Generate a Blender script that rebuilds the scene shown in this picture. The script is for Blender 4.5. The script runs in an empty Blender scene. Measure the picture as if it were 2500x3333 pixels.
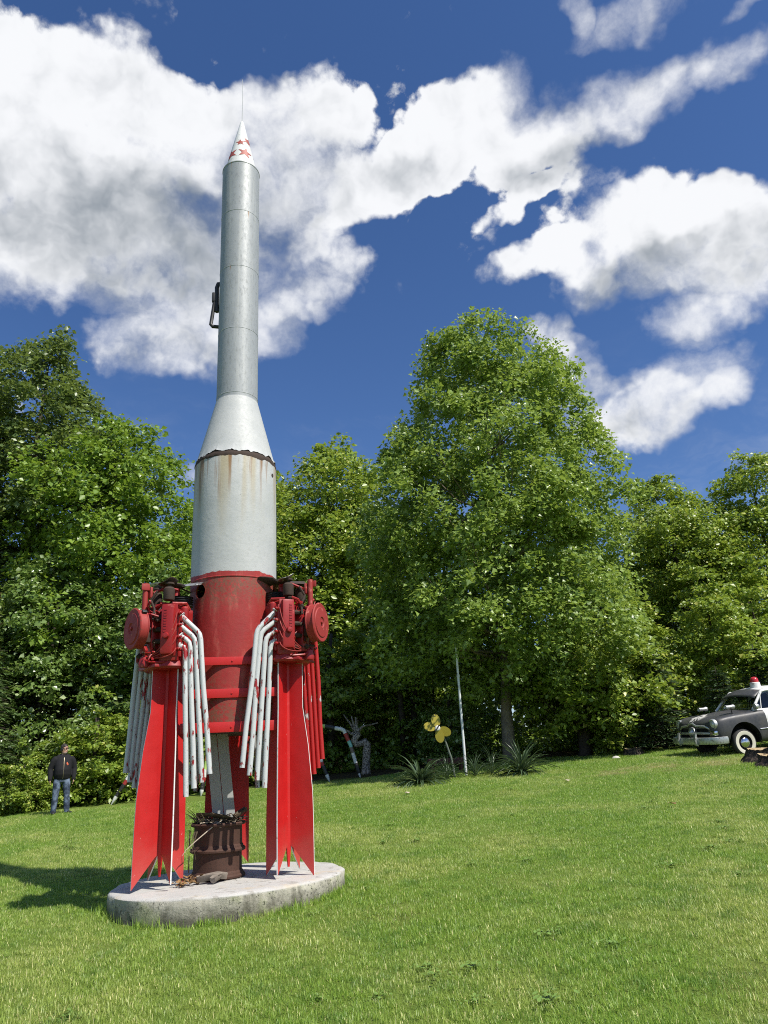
import bpy, bmesh, math, random
import numpy as np
from mathutils import Vector, Matrix, noise as mnoise
PI = math.pi
R_ = math.radians
SC = bpy.context.scene
COL = SC.collection

# ------------------------------------------------------------------ camera
PITCH, ROLL = R_(19.0), R_(-3.0)
EYE = Vector((0, 0, 1.6))
_f = Vector((0, math.cos(PITCH), math.sin(PITCH))); _r = Vector((1, 0, 0)); _u = _r.cross(_f)
_r2 = _r * math.cos(ROLL) + _u * math.sin(ROLL); _u2 = _u * math.cos(ROLL) - _r * math.sin(ROLL)
cd = bpy.data.cameras.new("camera"); cam = bpy.data.objects.new("camera", cd); COL.objects.link(cam)
cam.matrix_world = Matrix(((_r2.x, _u2.x, -_f.x, EYE.x), (_r2.y, _u2.y, -_f.y, EYE.y), (_r2.z, _u2.z, -_f.z, EYE.z), (0, 0, 0, 1)))
cd.sensor_fit = 'VERTICAL'; cd.sensor_height = 36.0; cd.lens = 36.0 * 2380 / 3333
cd.clip_start = 0.1; cd.clip_end = 3000
SC.camera = cam
SC.render.resolution_x, SC.render.resolution_y = 768, 1024
SC.view_settings.view_transform = 'Standard'; SC.view_settings.look = 'None'
SC.view_settings.exposure = 0.45; SC.view_settings.gamma = 1.0
SC.cycles.use_denoising = False; SC.cycles.pixel_filter_type = 'BLACKMAN_HARRIS'; SC.cycles.filter_width = 1.05; SC.cycles.sample_clamp_indirect = 4.0
SC.cycles.max_bounces = 8; SC.cycles.diffuse_bounces = 3; SC.cycles.transmission_bounces = 5; SC.cycles.transparent_max_bounces = 8

# ------------------------------------------------------------------ node helpers
class NT:
    def __init__(s, tree): s.t = tree
    def n(s, typ, **kw):
        x = s.t.nodes.new(typ)
        for k, v in kw.items(): setattr(x, k, v)
        return x
    def L(s, a, b): s.t.links.new(a, b)
    def put(s, sock, v):
        if v is None: return
        if isinstance(v, bpy.types.NodeSocket): s.L(v, sock)
        else: sock.default_value = v
    def m(s, op, a, b=None, c=None, clamp=False):
        x = s.n('ShaderNodeMath', operation=op, use_clamp=clamp)
        for i, v in enumerate((a, b, c)):
            if v is not None: s.put(x.inputs[i], v)
        return x.outputs[0]
    def v(s, op, a, b=None):
        x = s.n('ShaderNodeVectorMath', operation=op)
        s.put(x.inputs[0], a)
        if b is not None: s.put(x.inputs['Scale'] if op == 'SCALE' else x.inputs[1], b)
        return x.outputs['Value'] if op in ('DOT_PRODUCT', 'LENGTH', 'DISTANCE') else x.outputs[0]
    def ss(s, x, lo, hi, a=0.0, b=1.0):
        q = s.n('ShaderNodeMapRange', interpolation_type='SMOOTHSTEP')
        s.put(q.inputs[0], x); s.put(q.inputs[1], lo); s.put(q.inputs[2], hi); s.put(q.inputs[3], a); s.put(q.inputs[4], b)
        return q.outputs[0]
    def noise(s, vec, scale, detail=3.0, rough=0.55, dim='3D', color=False, dist=0.0):
        x = s.n('ShaderNodeTexNoise', noise_dimensions=dim)
        if vec is not None: s.L(vec, x.inputs['Vector'])
        x.inputs['Scale'].default_value = scale; x.inputs['Detail'].default_value = detail
        x.inputs['Roughness'].default_value = rough; x.inputs['Distortion'].default_value = dist
        return x.outputs[1 if color else 0]
    def mix(s, f, a, b, typ='MIX'):
        x = s.n('ShaderNodeMix', data_type='RGBA', blend_type=typ)
        s.put(x.inputs[0], f)
        for i, v in ((6, a), (7, b)):
            if isinstance(v, (tuple, list)): v = tuple(v) if len(v) == 4 else tuple(v) + (1,)
            s.put(x.inputs[i], v)
        return x.outputs[2]
    def comb(s, x, y, z=0.0):
        q = s.n('ShaderNodeCombineXYZ'); s.put(q.inputs[0], x); s.put(q.inputs[1], y); s.put(q.inputs[2], z); return q.outputs[0]
    def sep(s, v):
        q = s.n('ShaderNodeSeparateXYZ'); s.L(v, q.inputs[0]); return q.outputs

# ------------------------------------------------------------------ sun and sky
SUN_EL, SUN_A = R_(53), R_(50)           # elevation; angle to the right of straight behind the camera
SUN = Vector((math.sin(SUN_A) * math.cos(SUN_EL), -math.cos(SUN_A) * math.cos(SUN_EL), math.sin(SUN_EL)))
sl = bpy.data.lights.new("sun", 'SUN'); sl.energy = 4.6; sl.angle = R_(0.5); sl.color = (1.0, 0.95, 0.87)
so = bpy.data.objects.new("sun", sl); COL.objects.link(so)
so.rotation_euler = SUN.to_track_quat('Z', 'Y').to_euler(); so.location = SUN * 60

CLOUDS = [(-31.4, 45.9, 4.0, 3.2, -3), (-25.8, 47.2, 3.9, 3.3, -3), (-20.1, 45.8, 4.0, 3.4, -3), (-27.2, 41.4, 8.0, 5.2, -3), (-20.1, 41.1, 6.1, 4.8, -3), (-30.0, 36.0, 5.6, 3.4, -3), (-22.5, 36.8, 6.5, 2.9, -3), (-36.1, 39.9, 5.8, 7.2, -3), (-16.4, 47.4, 2.5, 1.9, -3), (-4.0, 47.8, 3.0, 2.7, -3), (-7.8, 45.2, 4.9, 3.6, -3), (-10.5, 47.6, 1.9, 1.6, -3), (-1.5, 42.5, 2.8, 2.0, -3), (-4.3, 39.5, 2.2, 2.7, -3), (-1.8, 37.5, 1.5, 1.4, -3), (-8.7, 40.9, 3.7, 4.0, -3), (-8.7, 33.8, 1.9, 1.9, -3), (-5.3, 35.6, 2.1, 1.4, -3), (-16.0, 33.1, 4.1, 2.7, -3), (-19.7, 30.7, 3.7, 2.0, -3), (-15.1, 30.1, 2.8, 1.7, -3), (13.0, 47.6, 2.7, 1.7, 17), (6.5, 45.1, 4.9, 2.3, 32), (0.3, 42.8, 3.3, 1.8, 22), (17.6, 44.1, 4.8, 2.2, 17), (24.1, 44.4, 4.0, 1.8, 17), (29.0, 44.4, 3.6, 1.5, 17), (34.2, 43.9, 2.0, 1.1, 12), (19.8, 40.8, 2.9, 1.0, -3), (14.2, 40.4, 3.0, 0.9, 17), (14.8, 36.6, 3.0, 1.2, 12), (21.0, 37.3, 4.9, 2.3, 7), (26.6, 36.4, 4.8, 2.5, -3), (31.6, 33.6, 4.6, 3.5, -3), (22.3, 34.1, 5.6, 2.0, -3), (27.5, 31.1, 4.5, 1.9, -3), (30.7, 37.7, 1.8, 0.9, -3), (26.7, 29.4, 2.6, 1.3, -3), (25.2, 25.0, 4.6, 2.5, 7), (19.6, 24.3, 4.6, 2.4, -3), (22.0, 24.0, 4.0, 1.8, 0), (17.7, 28.3, 2.4, 1.7, -33), (28.5, 23.9, 1.6, 1.3, -3), (15.9, 31.1, 2.1, 1.0, -23), (28.6, 49.2, 3.7, 1.4, -3), (22.6, 50.9, 0.8, 1.3, 17), (35.7, 46.8, 1.7, 0.5, -3), (-16.2, 21.6, 1.4, 1.0, -3), (9.5, 44.8, 3.0, 1.6, 25), (3.2, 44.0, 3.0, 1.8, 28), (15.0, 44.6, 2.4, 1.5, 15), (24.0, 35.0, 5.0, 2.6, 0), (-12.0, 36.5, 3.5, 2.5, 0), (-13.5, 32.0, 3.0, 2.0, 0)]

def build_world():
    w = bpy.data.worlds.new("World"); SC.world = w; w.use_nodes = True
    g = NT(w.node_tree); w.node_tree.nodes.clear()
    out = g.n('ShaderNodeOutputWorld'); bg = g.n('ShaderNodeBackground')
    sky = g.n('ShaderNodeTexSky'); sky.sky_type = 'NISHITA'; sky.sun_disc = False
    sky.sun_elevation = SUN_EL; sky.sun_rotation = math.atan2(SUN.x, SUN.y)
    sky.altitude = 300; sky.air_density = 1.0; sky.dust_density = 0.25; sky.ozone_density = 2.2
    STR = 0.086; CL_LIT = (0.69, 0.70, 0.72); CL_GREY = (0.205, 0.235, 0.27)
    hsv = g.n('ShaderNodeHueSaturation'); hsv.inputs['Saturation'].default_value = 1.17; hsv.inputs['Value'].default_value = 0.95
    g.L(sky.outputs[0], hsv.inputs['Color'])
    skyc = g.mix(1.0, hsv.outputs[0], (0.96, 0.96, 1.13), 'MULTIPLY')
    tc = g.n('ShaderNodeTexCoord'); d0 = tc.outputs['Generated']
    wob = g.v('SCALE', g.v('SUBTRACT', g.noise(d0, 9.0, 4.0, 0.6, color=True), (0.5, 0.5, 0.5)), 0.085)
    d = g.v('ADD', d0, wob)
    tot = None
    for az, el, a, b, ang in CLOUDS:
        az, el, ang = R_(az), R_(el), R_(ang)
        c = Vector((math.sin(az) * math.cos(el), math.cos(az) * math.cos(el), math.sin(el)))
        e1 = Vector((math.cos(az), -math.sin(az), 0)); e2 = e1.cross(c)
        if e2.z < 0: e2 = -e2
        x1 = (e1 * math.cos(ang) + e2 * math.sin(ang)) / math.sin(R_(a)) / 1.38
        x2 = (e2 * math.cos(ang) - e1 * math.sin(ang)) / math.sin(R_(b)) / 1.38
        q = g.comb(g.v('DOT_PRODUCT', d, tuple(x1)), g.v('DOT_PRODUCT', d, tuple(x2)))
        dd = g.v('DOT_PRODUCT', q, q)
        val = g.m('SUBTRACT', 1.0, dd, clamp=True)
        tot = val if tot is None else g.m('ADD', tot, val)
    # the same fair-weather field goes on all round, away from the mapped clouds
    ahead = g.ss(g.v('DOT_PRODUCT', d0, (0.0, math.cos(R_(35)), math.sin(R_(35)))), 0.62, 0.80)
    gen = g.ss(g.noise(d, 3.2, 2.0, 0.5), 0.52, 0.68)
    tot = g.m('ADD', g.m('MULTIPLY', tot, ahead), g.m('MULTIPLY', gen, g.m('SUBTRACT', 1.0, ahead)))
    n1 = g.noise(d, 10.0, 10.0, 0.58); n2 = g.noise(d0, 34.0, 8.0, 0.62)
    core = g.m('POWER', g.m('MINIMUM', tot, 1.6), 0.75)
    F = g.m('ADD', core, g.m('MULTIPLY', g.m('SUBTRACT', n1, 0.5), 1.95))
    F = g.m('ADD', F, g.m('MULTIPLY', g.m('SUBTRACT', n2, 0.5), 0.95))
    n3 = g.noise(d0, 17.0, 3.0, 0.5); bil = g.m('SUBTRACT', 1.0, g.m('ABSOLUTE', g.m('SUBTRACT', g.m('MULTIPLY', n3, 2.0), 1.0)))
    F = g.m('ADD', F, g.m('MULTIPLY', g.m('SUBTRACT', bil, 0.80), -0.75))
    # edges are crisper on the sunlit upper side, frayed underneath
    soft = g.noise(d, 4.0, 2.0, 0.5)
    hi = g.m('ADD', 0.56, g.m('MULTIPLY', g.ss(soft, 0.36, 0.60), 1.25))
    dens = g.ss(F, 0.24, hi)
    zz = g.sep(d0)[2]
    veil = g.m('MULTIPLY', g.ss(g.noise(g.v('MULTIPLY', d, (1.0, 1.0, 3.0)), 5.0, 7.0, 0.62), 0.50, 0.85), g.ss(zz, 0.55, 0.2))
    dens = g.m('MAXIMUM', dens, g.m('MULTIPLY', veil, 0.35))
    # grey undersides where the clouds are deepest, plus billow relief
    grey = None
    for az, el, a, b, k in ((-22.0, 38.5, 9.5, 4.6, 1.0), (-30.0, 40.0, 5.0, 4.0, 0.55), (-8.0, 42.5, 5.0, 3.6, 0.55), (26.5, 33.0, 8.5, 2.6, 0.75), (18.0, 42.3, 4.5, 1.7, 0.6), (4.5, 43.8, 3.5, 1.6, 0.3), (22.0, 23.6, 6.0, 1.2, 0.4), (-17.5, 31.0, 4.0, 1.8, 0.5)):
        az, el = R_(az), R_(el)
        c = Vector((math.sin(az) * math.cos(el), math.cos(az) * math.cos(el), math.sin(el))); e1 = Vector((math.cos(az), -math.sin(az), 0)); e2 = c.cross(e1)
        q = g.comb(g.v('DOT_PRODUCT', d, tuple(e1 / math.sin(R_(a)) / 1.3)), g.v('DOT_PRODUCT', d, tuple(e2 / math.sin(R_(b)) / 1.3)))
        val = g.m('MULTIPLY', g.ss(g.v('DOT_PRODUCT', q, q), 1.0, 0.0), k); grey = val if grey is None else g.m('MAXIMUM', grey, val)
    grey = g.m('ADD', g.m('MULTIPLY', grey, ahead), g.m('MULTIPLY', gen, g.m('MULTIPLY', g.m('SUBTRACT', 1.0, ahead), 0.5)))
    dsh = g.v('ADD', d, tuple(Vector((0.45, -0.2, 1.0)).normalized() * 0.03))
    rel = g.m('SUBTRACT', g.noise(dsh, 13.0, 4.0, 0.5), g.noise(d, 13.0, 4.0, 0.5))
    rel = g.m('ADD', rel, g.m('MULTIPLY', g.m('SUBTRACT', 0.78, bil), 0.25))
    shade = g.m('ADD', g.m('MULTIPLY', grey, 0.62), g.m('MULTIPLY', rel, 1.25))
    shade = g.m('ADD', shade, g.m('MULTIPLY', g.m('SUBTRACT', g.noise(d0, 6.5, 4.0, 0.5), 0.5), 0.4))
    shade = g.m('ADD', shade, g.m('MULTIPLY', g.ss(dens, 0.9, 0.3), 0.22))
    shade = g.ss(shade, -0.08, 0.92)
    cc = g.mix(shade, CL_LIT, CL_GREY)
    cc = g.v('SCALE', cc, 1.0 / STR)
    g.L(g.mix(dens, skyc, cc), bg.inputs[0])
    bg.inputs[1].default_value = STR
    g.L(bg.outputs[0], out.inputs[0])
    w.cycles.sampling_method = 'MANUAL'; w.cycles.sample_map_resolution = 512
build_world()

# ------------------------------------------------------------------ object helpers
def tag(o, label=None, cat=None, group=None, kind=None):
    for k, v in (('label', label), ('category', cat), ('group', group), ('kind', kind)):
        if v: o[k] = v
    return o
def empty(name, loc=(0, 0, 0), rz=0.0, **kw):
    o = bpy.data.objects.new(name, None); COL.objects.link(o); o.location = loc; o.rotation_euler = (0, 0, rz)
    o.empty_display_size = 0.2
    return tag(o, **kw)
def link(name, me, parent=None, loc=(0, 0, 0), rot=(0, 0, 0)):
    o = bpy.data.objects.new(name, me); COL.objects.link(o); o.location = loc; o.rotation_euler = rot
    if parent is not None: o.parent = parent
    return o
def copy_tree(o, parent=None):
    c = o.copy(); COL.objects.link(c); c.parent = parent
    for ch in o.children: copy_tree(ch, c)
    return c
def npmesh(name, V, F, mats, smooth=False, sharp=None, uv=None, mi=None):
    """V (n,3) array, F (m,k) array or list of faces"""
    me = bpy.data.meshes.new(name)
    V = np.asarray(V, dtype=np.float32).reshape(-1, 3)
    if isinstance(F, np.ndarray):
        m, k = F.shape
        me.vertices.add(len(V)); me.vertices.foreach_set('co', V.ravel())
        me.loops.add(m * k); me.loops.foreach_set('vertex_index', F.astype(np.int32).ravel())
        me.polygons.add(m); me.polygons.foreach_set('loop_start', np.arange(0, m * k, k, dtype=np.int32))
        me.update(calc_edges=True)
    else:
        me.from_pydata(V.tolist(), [], [tuple(f) for f in F])
    if not isinstance(mats, (list, tuple)): mats = [mats]
    for x in mats: me.materials.append(x)
    if mi is not None: me.polygons.foreach_set('material_index', np.asarray(mi, dtype=np.int32))
    if uv is not None:
        lay = me.uv_layers.new(name='UVMap'); idx = np.zeros(len(me.loops), dtype=np.int32); me.loops.foreach_get('vertex_index', idx)
        lay.data.foreach_set('uv', np.asarray(uv, dtype=np.float32)[idx].ravel())
    if smooth or sharp is not None:
        me.polygons.foreach_set('use_smooth', np.ones(len(me.polygons), dtype=bool))
        if sharp is not None: me.set_sharp_from_angle(angle=R_(sharp))
    me.validate(); me.update()
    return me

class MB:
    """collects shapes into one mesh"""
    def __init__(s): s.V = []; s.F = []; s.MI = []; s.UV = []
    def add(s, V, F, M=None, mi=0, uv=None):
        b = len(s.V)
        for p in V:
            p = Vector(p); s.V.append(tuple(M @ p if M is not None else p))
        s.UV += [tuple(u) for u in uv] if uv is not None else [(p[0], p[2]) for p in V]
        for f in F: s.F.append(tuple(i + b for i in f)); s.MI.append(mi)
        return s
    def box(s, c, d, M=None, mi=0, rot=None, bev=0.0):
        x, y, z = d[0] / 2, d[1] / 2, d[2] / 2
        T = Matrix.Translation(c)
        if rot is not None: T = T @ rot.to_4x4()
        if M is not None: T = M @ T
        if bev <= 0:
            V = [(-x, -y, -z), (x, -y, -z), (x, y, -z), (-x, y, -z), (-x, -y, z), (x, -y, z), (x, y, z), (-x, y, z)]
            F = [(0, 3, 2, 1), (4, 5, 6, 7), (0, 1, 5, 4), (1, 2, 6, 5), (2, 3, 7, 6), (3, 0, 4, 7)]
        else:
            bm = bmesh.new(); bmesh.ops.create_cube(bm, size=1.0)
            for v in bm.verts: v.co = Vector((v.co.x * d[0], v.co.y * d[1], v.co.z * d[2]))
            bmesh.ops.bevel(bm, geom=list(bm.edges), offset=bev, segments=2, affect='EDGES', profile=0.6)
            bm.verts.index_update()
            V = [tuple(v.co) for v in bm.verts]; F = [tuple(v.index for v in f.verts) for f in bm.faces]; bm.free()
        return s.add(V, F, T, mi)
    def lathe(s, prof, seg=32, M=None, mi=0, cap=True, ref=None, jit=0.0, rng=None):
        """profile [(r,z)...] round local z; uv = (angle*ref, z)"""
        V, F, UV = [], [], []
        ref = ref or max(r for r, z in prof)
        for j, (r, z) in enumerate(prof):
            for i in range(seg + 1):
                a = 2 * PI * i / seg
                V.append((r * math.cos(a), r * math.sin(a), z)); UV.append((a * ref, z))
        n = seg + 1
        for j in range(len(prof) - 1):
            for i in range(seg): F.append((j * n + i, j * n + i + 1, (j + 1) * n + i + 1, (j + 1) * n + i))
        if cap:
            if prof[0][0] > 1e-4: F.append(tuple(range(seg - 1, -1, -1)))
            if prof[-1][0] > 1e-4: F.append(tuple((len(prof) - 1) * n + i for i in range(seg)))
        return s.add(V, F, M, mi, UV)
    def tube(s, path, rad, seg=10, M=None, mi=0, cap=True, flat=None):
        P = [Vector(p) for p in path]; n = len(P)
        if not isinstance(rad, (list, tuple)): rad = [rad] * n
        V, F, UV = [], [], []
        t0 = (P[1] - P[0]).normalized(); ref = Vector((0, 0, 1)) if abs(t0.z) < 0.9 else Vector((1, 0, 0))
        u = t0.cross(ref).normalized(); L = 0
        for i in range(n):
            if i == 0: t = t0
            elif i == n - 1: t = (P[i] - P[i - 1]).normalized()
            else: t = ((P[i] - P[i - 1]).normalized() + (P[i + 1] - P[i]).normalized()).normalized()
            u = (u - t * u.dot(t)).normalized(); w = t.cross(u)
            if i: L += (P[i] - P[i - 1]).length
            k = 1.0
            if 0 < i < n - 1:
                cs = (P[i] - P[i - 1]).normalized().dot(t); k = 1 / max(cs, 0.5)
            for j in range(seg):
                a = 2 * PI * j / seg
                V.append(P[i] + (u * math.cos(a) + w * math.sin(a) * (flat or 1)) * rad[i] * (1 + (k - 1) * 0.5)); UV.append((a * rad[i], L))
        for i in range(n - 1):
            for j in range(seg):
                F.append((i * seg + j, i * seg + (j + 1) % seg, (i + 1) * seg + (j + 1) % seg, (i + 1) * seg + j))
        if cap:
            F.append(tuple(range(seg - 1, -1, -1))); F.append(tuple((n - 1) * seg + j for j in range(seg)))
        return s.add(V, F, M, mi, UV)
    def loft(s, rings, M=None, mi=0, cap=True, closed=True):
        n = len(rings[0]); V = [p for r in rings for p in r]; F = []
        for i in range(len(rings) - 1):
            for j in range(n if closed else n - 1):
                F.append((i * n + j, i * n + (j + 1) % n, (i + 1) * n + (j + 1) % n, (i + 1) * n + j))
        if cap:
            F.append(tuple(range(n - 1, -1, -1))); F.append(tuple((len(rings) - 1) * n + j for j in range(n)))
        return s.add(V, F, M, mi)
    def prism(s, poly, t, M=None, mi=0, mi_side=None):
        """2-D polygon in local x,y extruded +-t/2 along local z"""
        n = len(poly); V = [(x, y, -t / 2) for x, y in poly] + [(x, y, t / 2) for x, y in poly]
        s.add(V, [tuple(range(n - 1, -1, -1)), tuple(range(n, 2 * n))], M, mi)
        b = len(s.V) - 2 * n
        for i in range(n):
            s.F.append((b + i, b + (i + 1) % n, b + n + (i + 1) % n, b + n + i)); s.MI.append(mi if mi_side is None else mi_side)
        return s
    def build(s, name, mats, parent=None, sharp=35, loc=(0, 0, 0), rot=(0, 0, 0)):
        me = npmesh(name, np.array(s.V), s.F, mats, sharp=sharp, uv=s.UV, mi=s.MI)
        return link(name, me, parent, loc, rot)

# ------------------------------------------------------------------ materials
def newmat(name):
    m = bpy.data.materials.new(name); m.use_nodes = True
    g = NT(m.node_tree); b = m.node_tree.nodes['Principled BSDF']
    return m, g, b
def objco(g): return g.n('ShaderNodeTexCoord').outputs['Object']
def uvco(g): return g.n('ShaderNodeTexCoord').outputs['UV']
def bump(g, b, h, st=0.3, dist=0.01):
    x = g.n('ShaderNodeBump'); x.inputs['Strength'].default_value = st; x.inputs['Distance'].default_value = dist
    g.L(h, x.inputs['Height']); g.L(x.outputs[0], b.inputs['Normal'])
def c4(c): return (c[0], c[1], c[2], 1)
def plain(name, col, rough=0.5, metal=0.0, var=0.15, scale=8.0, dirt=None, dirt_amt=0.5, bmp=0.0, spec=0.5):
    """single-colour surface with mottling and optional blotches of a second colour"""
    m, g, b = newmat(name); co = objco(g)
    n = g.noise(co, scale, 5.0, 0.6)
    f = g.m('MULTIPLY', g.m('SUBTRACT', n, 0.5), var * 4)
    lo = tuple(max(0, x * (1 - var)) for x in col); hi = tuple(min(1, x * (1 + var)) for x in col)
    cc = g.mix(g.m('ADD', f, 0.5, clamp=True), lo, hi)
    if dirt is not None:
        k = g.ss(g.noise(co, scale * 2.3, 6.0, 0.65), 0.62 - dirt_amt * 0.25, 0.72 - dirt_amt * 0.2)
        cc = g.mix(k, cc, dirt)
    g.L(cc, b.inputs['Base Color'])
    g.put(b.inputs['Roughness'], g.m('ADD', g.m('MULTIPLY', g.m('SUBTRACT', n, 0.5), 0.3), rough, clamp=True))
    b.inputs['Metallic'].default_value = metal; b.inputs['Specular IOR Level'].default_value = spec
    if bmp: bump(g, b, g.noise(co, scale * 6, 4.0, 0.6), bmp, 0.004)
    return m

def gz(x, y):
    """height of the lawn"""
    def soft(t, lo, hi): return min(max(t, lo), hi)
    xx = soft(x, -22, 18); yy = soft(y, -20, 27)
    return 0.04 * xx + 0.055 * yy + 0.018 * math.sin(x * 0.9 + 0.4 * y) * math.cos(y * 0.7 - 0.3) + 0.01 * math.sin(2.1 * x - 1.3 * y) + 0.05 * math.exp(-((x + 2.5) ** 2 + (y - 7.3) ** 2) / 1.9)
def gza(X, Y):
    xx = np.clip(X, -22, 18); yy = np.clip(Y, -20, 27)
    return 0.04 * xx + 0.055 * yy + 0.018 * np.sin(X * 0.9 + 0.4 * Y) * np.cos(Y * 0.7 - 0.3) + 0.01 * np.sin(2.1 * X - 1.3 * Y) + 0.05 * np.exp(-((X + 2.5) ** 2 + (Y - 7.3) ** 2) / 1.9)
# ------------------------------------------------------------------ lawn
PADC = Vector((-1.793, 8.309, 0.585)); PADR = 1.17
def lawn_edge(x):
    """how far the mown lawn reaches before the woodland floor"""
    return 21.0 + 0.9 * math.sin(x * 0.45) + (2.6 if x > -4.5 else 0.0) + 0.0
def build_ground():
    def axis(lo, hi, a, b, st):
        v = list(np.arange(a, b, st)); q = st; p = a
        while p > lo: q *= 1.35; p -= q; v.insert(0, p)
        q = st; p = v[-1]
        while p < hi: q *= 1.35; p += q; v.append(p)
        return np.array(v)
    X = axis(-400, 400, -14, 14, 0.3); Y = axis(-300, 500, 1, 28, 0.3)
    GX, GY = np.meshgrid(X, Y); Z = gza(GX, GY)
    V = np.stack([GX, GY, Z], -1).reshape(-1, 3); nx, ny = len(X), len(Y)
    i, j = np.meshgrid(np.arange(nx - 1), np.arange(ny - 1)); a = (j * nx + i).ravel()
    F = np.stack([a, a + 1, a + nx + 1, a + nx], -1)
    m, g, b = newmat('lawn_soil'); co = objco(g)
    p = g.sep(co)
    n1 = g.noise(co, 0.7, 5.0, 0.6); n2 = g.noise(co, 30.0, 5.0, 0.7)
    cc = g.mix(n2, (0.085, 0.135, 0.022), (0.17, 0.225, 0.045))
    cc = g.mix(g.ss(n1, 0.5, 0.75), cc, (0.14, 0.16, 0.04))
    # woodland floor: leaf litter and soil
    wood = g.ss(g.m('ADD', p[1], g.m('MULTIPLY', g.noise(co, 0.5, 4.0, 0.6), 5.0)), 26.0, 27.0)
    fl = g.mix(g.noise(co, 6.0, 6.0, 0.7), (0.028, 0.026, 0.012), (0.10, 0.075, 0.04))
    g.L(g.mix(wood, cc, fl), b.inputs['Base Color']); b.inputs['Roughness'].default_value = 0.95
    b.inputs['Specular IOR Level'].default_value = 0.1
    bump(g, b, n2, 0.8, 0.03)
    o = link('lawn', npmesh('lawn', V, F, m, smooth=True)); tag(o, 'wide sloping mown green lawn around the rocket', kind='structure')
build_ground()

NOGRASS = [(PADC.x, PADC.y, PADR + 0.02)]
def grass_material():
    m, g, b = newmat('grass_blade')
    geo = g.n('ShaderNodeNewGeometry'); oi = g.n('ShaderNodeObjectInfo')
    pos = geo.outputs['Position']; rnd = geo.outputs['Random Per Island']
    big = g.noise(pos, 0.55, 4.0, 0.6); mid = g.noise(pos, 3.2, 3.0, 0.6)
    cc = g.mix(rnd, (0.078, 0.150, 0.014), (0.210, 0.290, 0.044))
    cc = g.mix(g.m('MULTIPLY', g.ss(big, 0.42, 0.66), 0.75), cc, (0.235, 0.270, 0.066))
    cc = g.mix(g.m('MULTIPLY', g.ss(mid, 0.50, 0.68), 0.65), cc, (0.075, 0.145, 0.020))
    dry = g.m('GREATER_THAN', g.m('ADD', rnd, g.m('MULTIPLY', g.ss(big, 0.4, 0.8), 0.10)), 0.965)
    cc = g.mix(dry, cc, (0.50, 0.46, 0.22))
    pv = g.v('MULTIPLY', g.v('SUBTRACT', pos, (6.2, 17.6, 0.0)), (0.30, 0.75, 0.0))
    worn = g.m('MULTIPLY', g.ss(g.v('LENGTH', pv), 1.0, 0.3), g.ss(g.noise(pos, 1.6, 4.0, 0.6), 0.42, 0.62))
    cc = g.mix(g.m('MULTIPLY', worn, 0.75), cc, (0.30, 0.24, 0.12))
    b.inputs['Roughness'].default_value = 0.5; b.inputs['Specular IOR Level'].default_value = 0.45
    g.L(cc, b.inputs['Base Color'])
    tr = g.n('ShaderNodeBsdfTranslucent'); g.L(cc, tr.inputs[0]); ms = g.n('ShaderNodeAddShader'); g.L(b.outputs[0], ms.inputs[0]); g.L(tr.outputs[0], ms.inputs[1])
    g.L(ms.outputs[0], m.node_tree.nodes['Material Output'].inputs[0])
    return m
GRASS_MAT = grass_material()
def grass_patch(i, n, half, ln, wd, rng):
    """one tuft sheet of curved blades"""
    px = rng.uniform(-half, half, n); py = rng.uniform(-half, half, n)
    a = rng.uniform(0, 2 * PI, n); le = ln * rng.uniform(0.5, 1.25, n); tilt = np.abs(rng.normal(0.35, 0.3, n)); w = wd * rng.uniform(0.6, 1.3, n)
    dx, dy = np.cos(a), np.sin(a); sx, sy = -dy, dx
    V = np.zeros((n, 5, 3)); b = np.stack([px, py, np.full(n, -0.004)], -1)
    def at(t):
        th = tilt * (0.5 + 0.9 * t); h = le * t
        return b + np.stack([dx * np.sin(th) * h, dy * np.sin(th) * h, np.cos(th) * h], -1)
    s = np.stack([sx, sy, np.zeros(n)], -1) * w[:, None] / 2
    V[:, 0] = b - s; V[:, 1] = b + s; p1 = at(0.55); V[:, 2] = p1 + s * 0.85; V[:, 3] = p1 - s * 0.85; V[:, 4] = at(1.0)
    k = np.arange(n)[:, None] * 5
    F = [tuple(x) for x in (k + np.array([0, 1, 2, 3])).tolist()] + [tuple(x) for x in (k + np.array([3, 2, 4])).tolist()]
    me = npmesh('grass_tuft', V.reshape(-1, 3), F, GRASS_MAT, smooth=True)
    return bpy.data.objects.new('grass_tuft', me)
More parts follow.
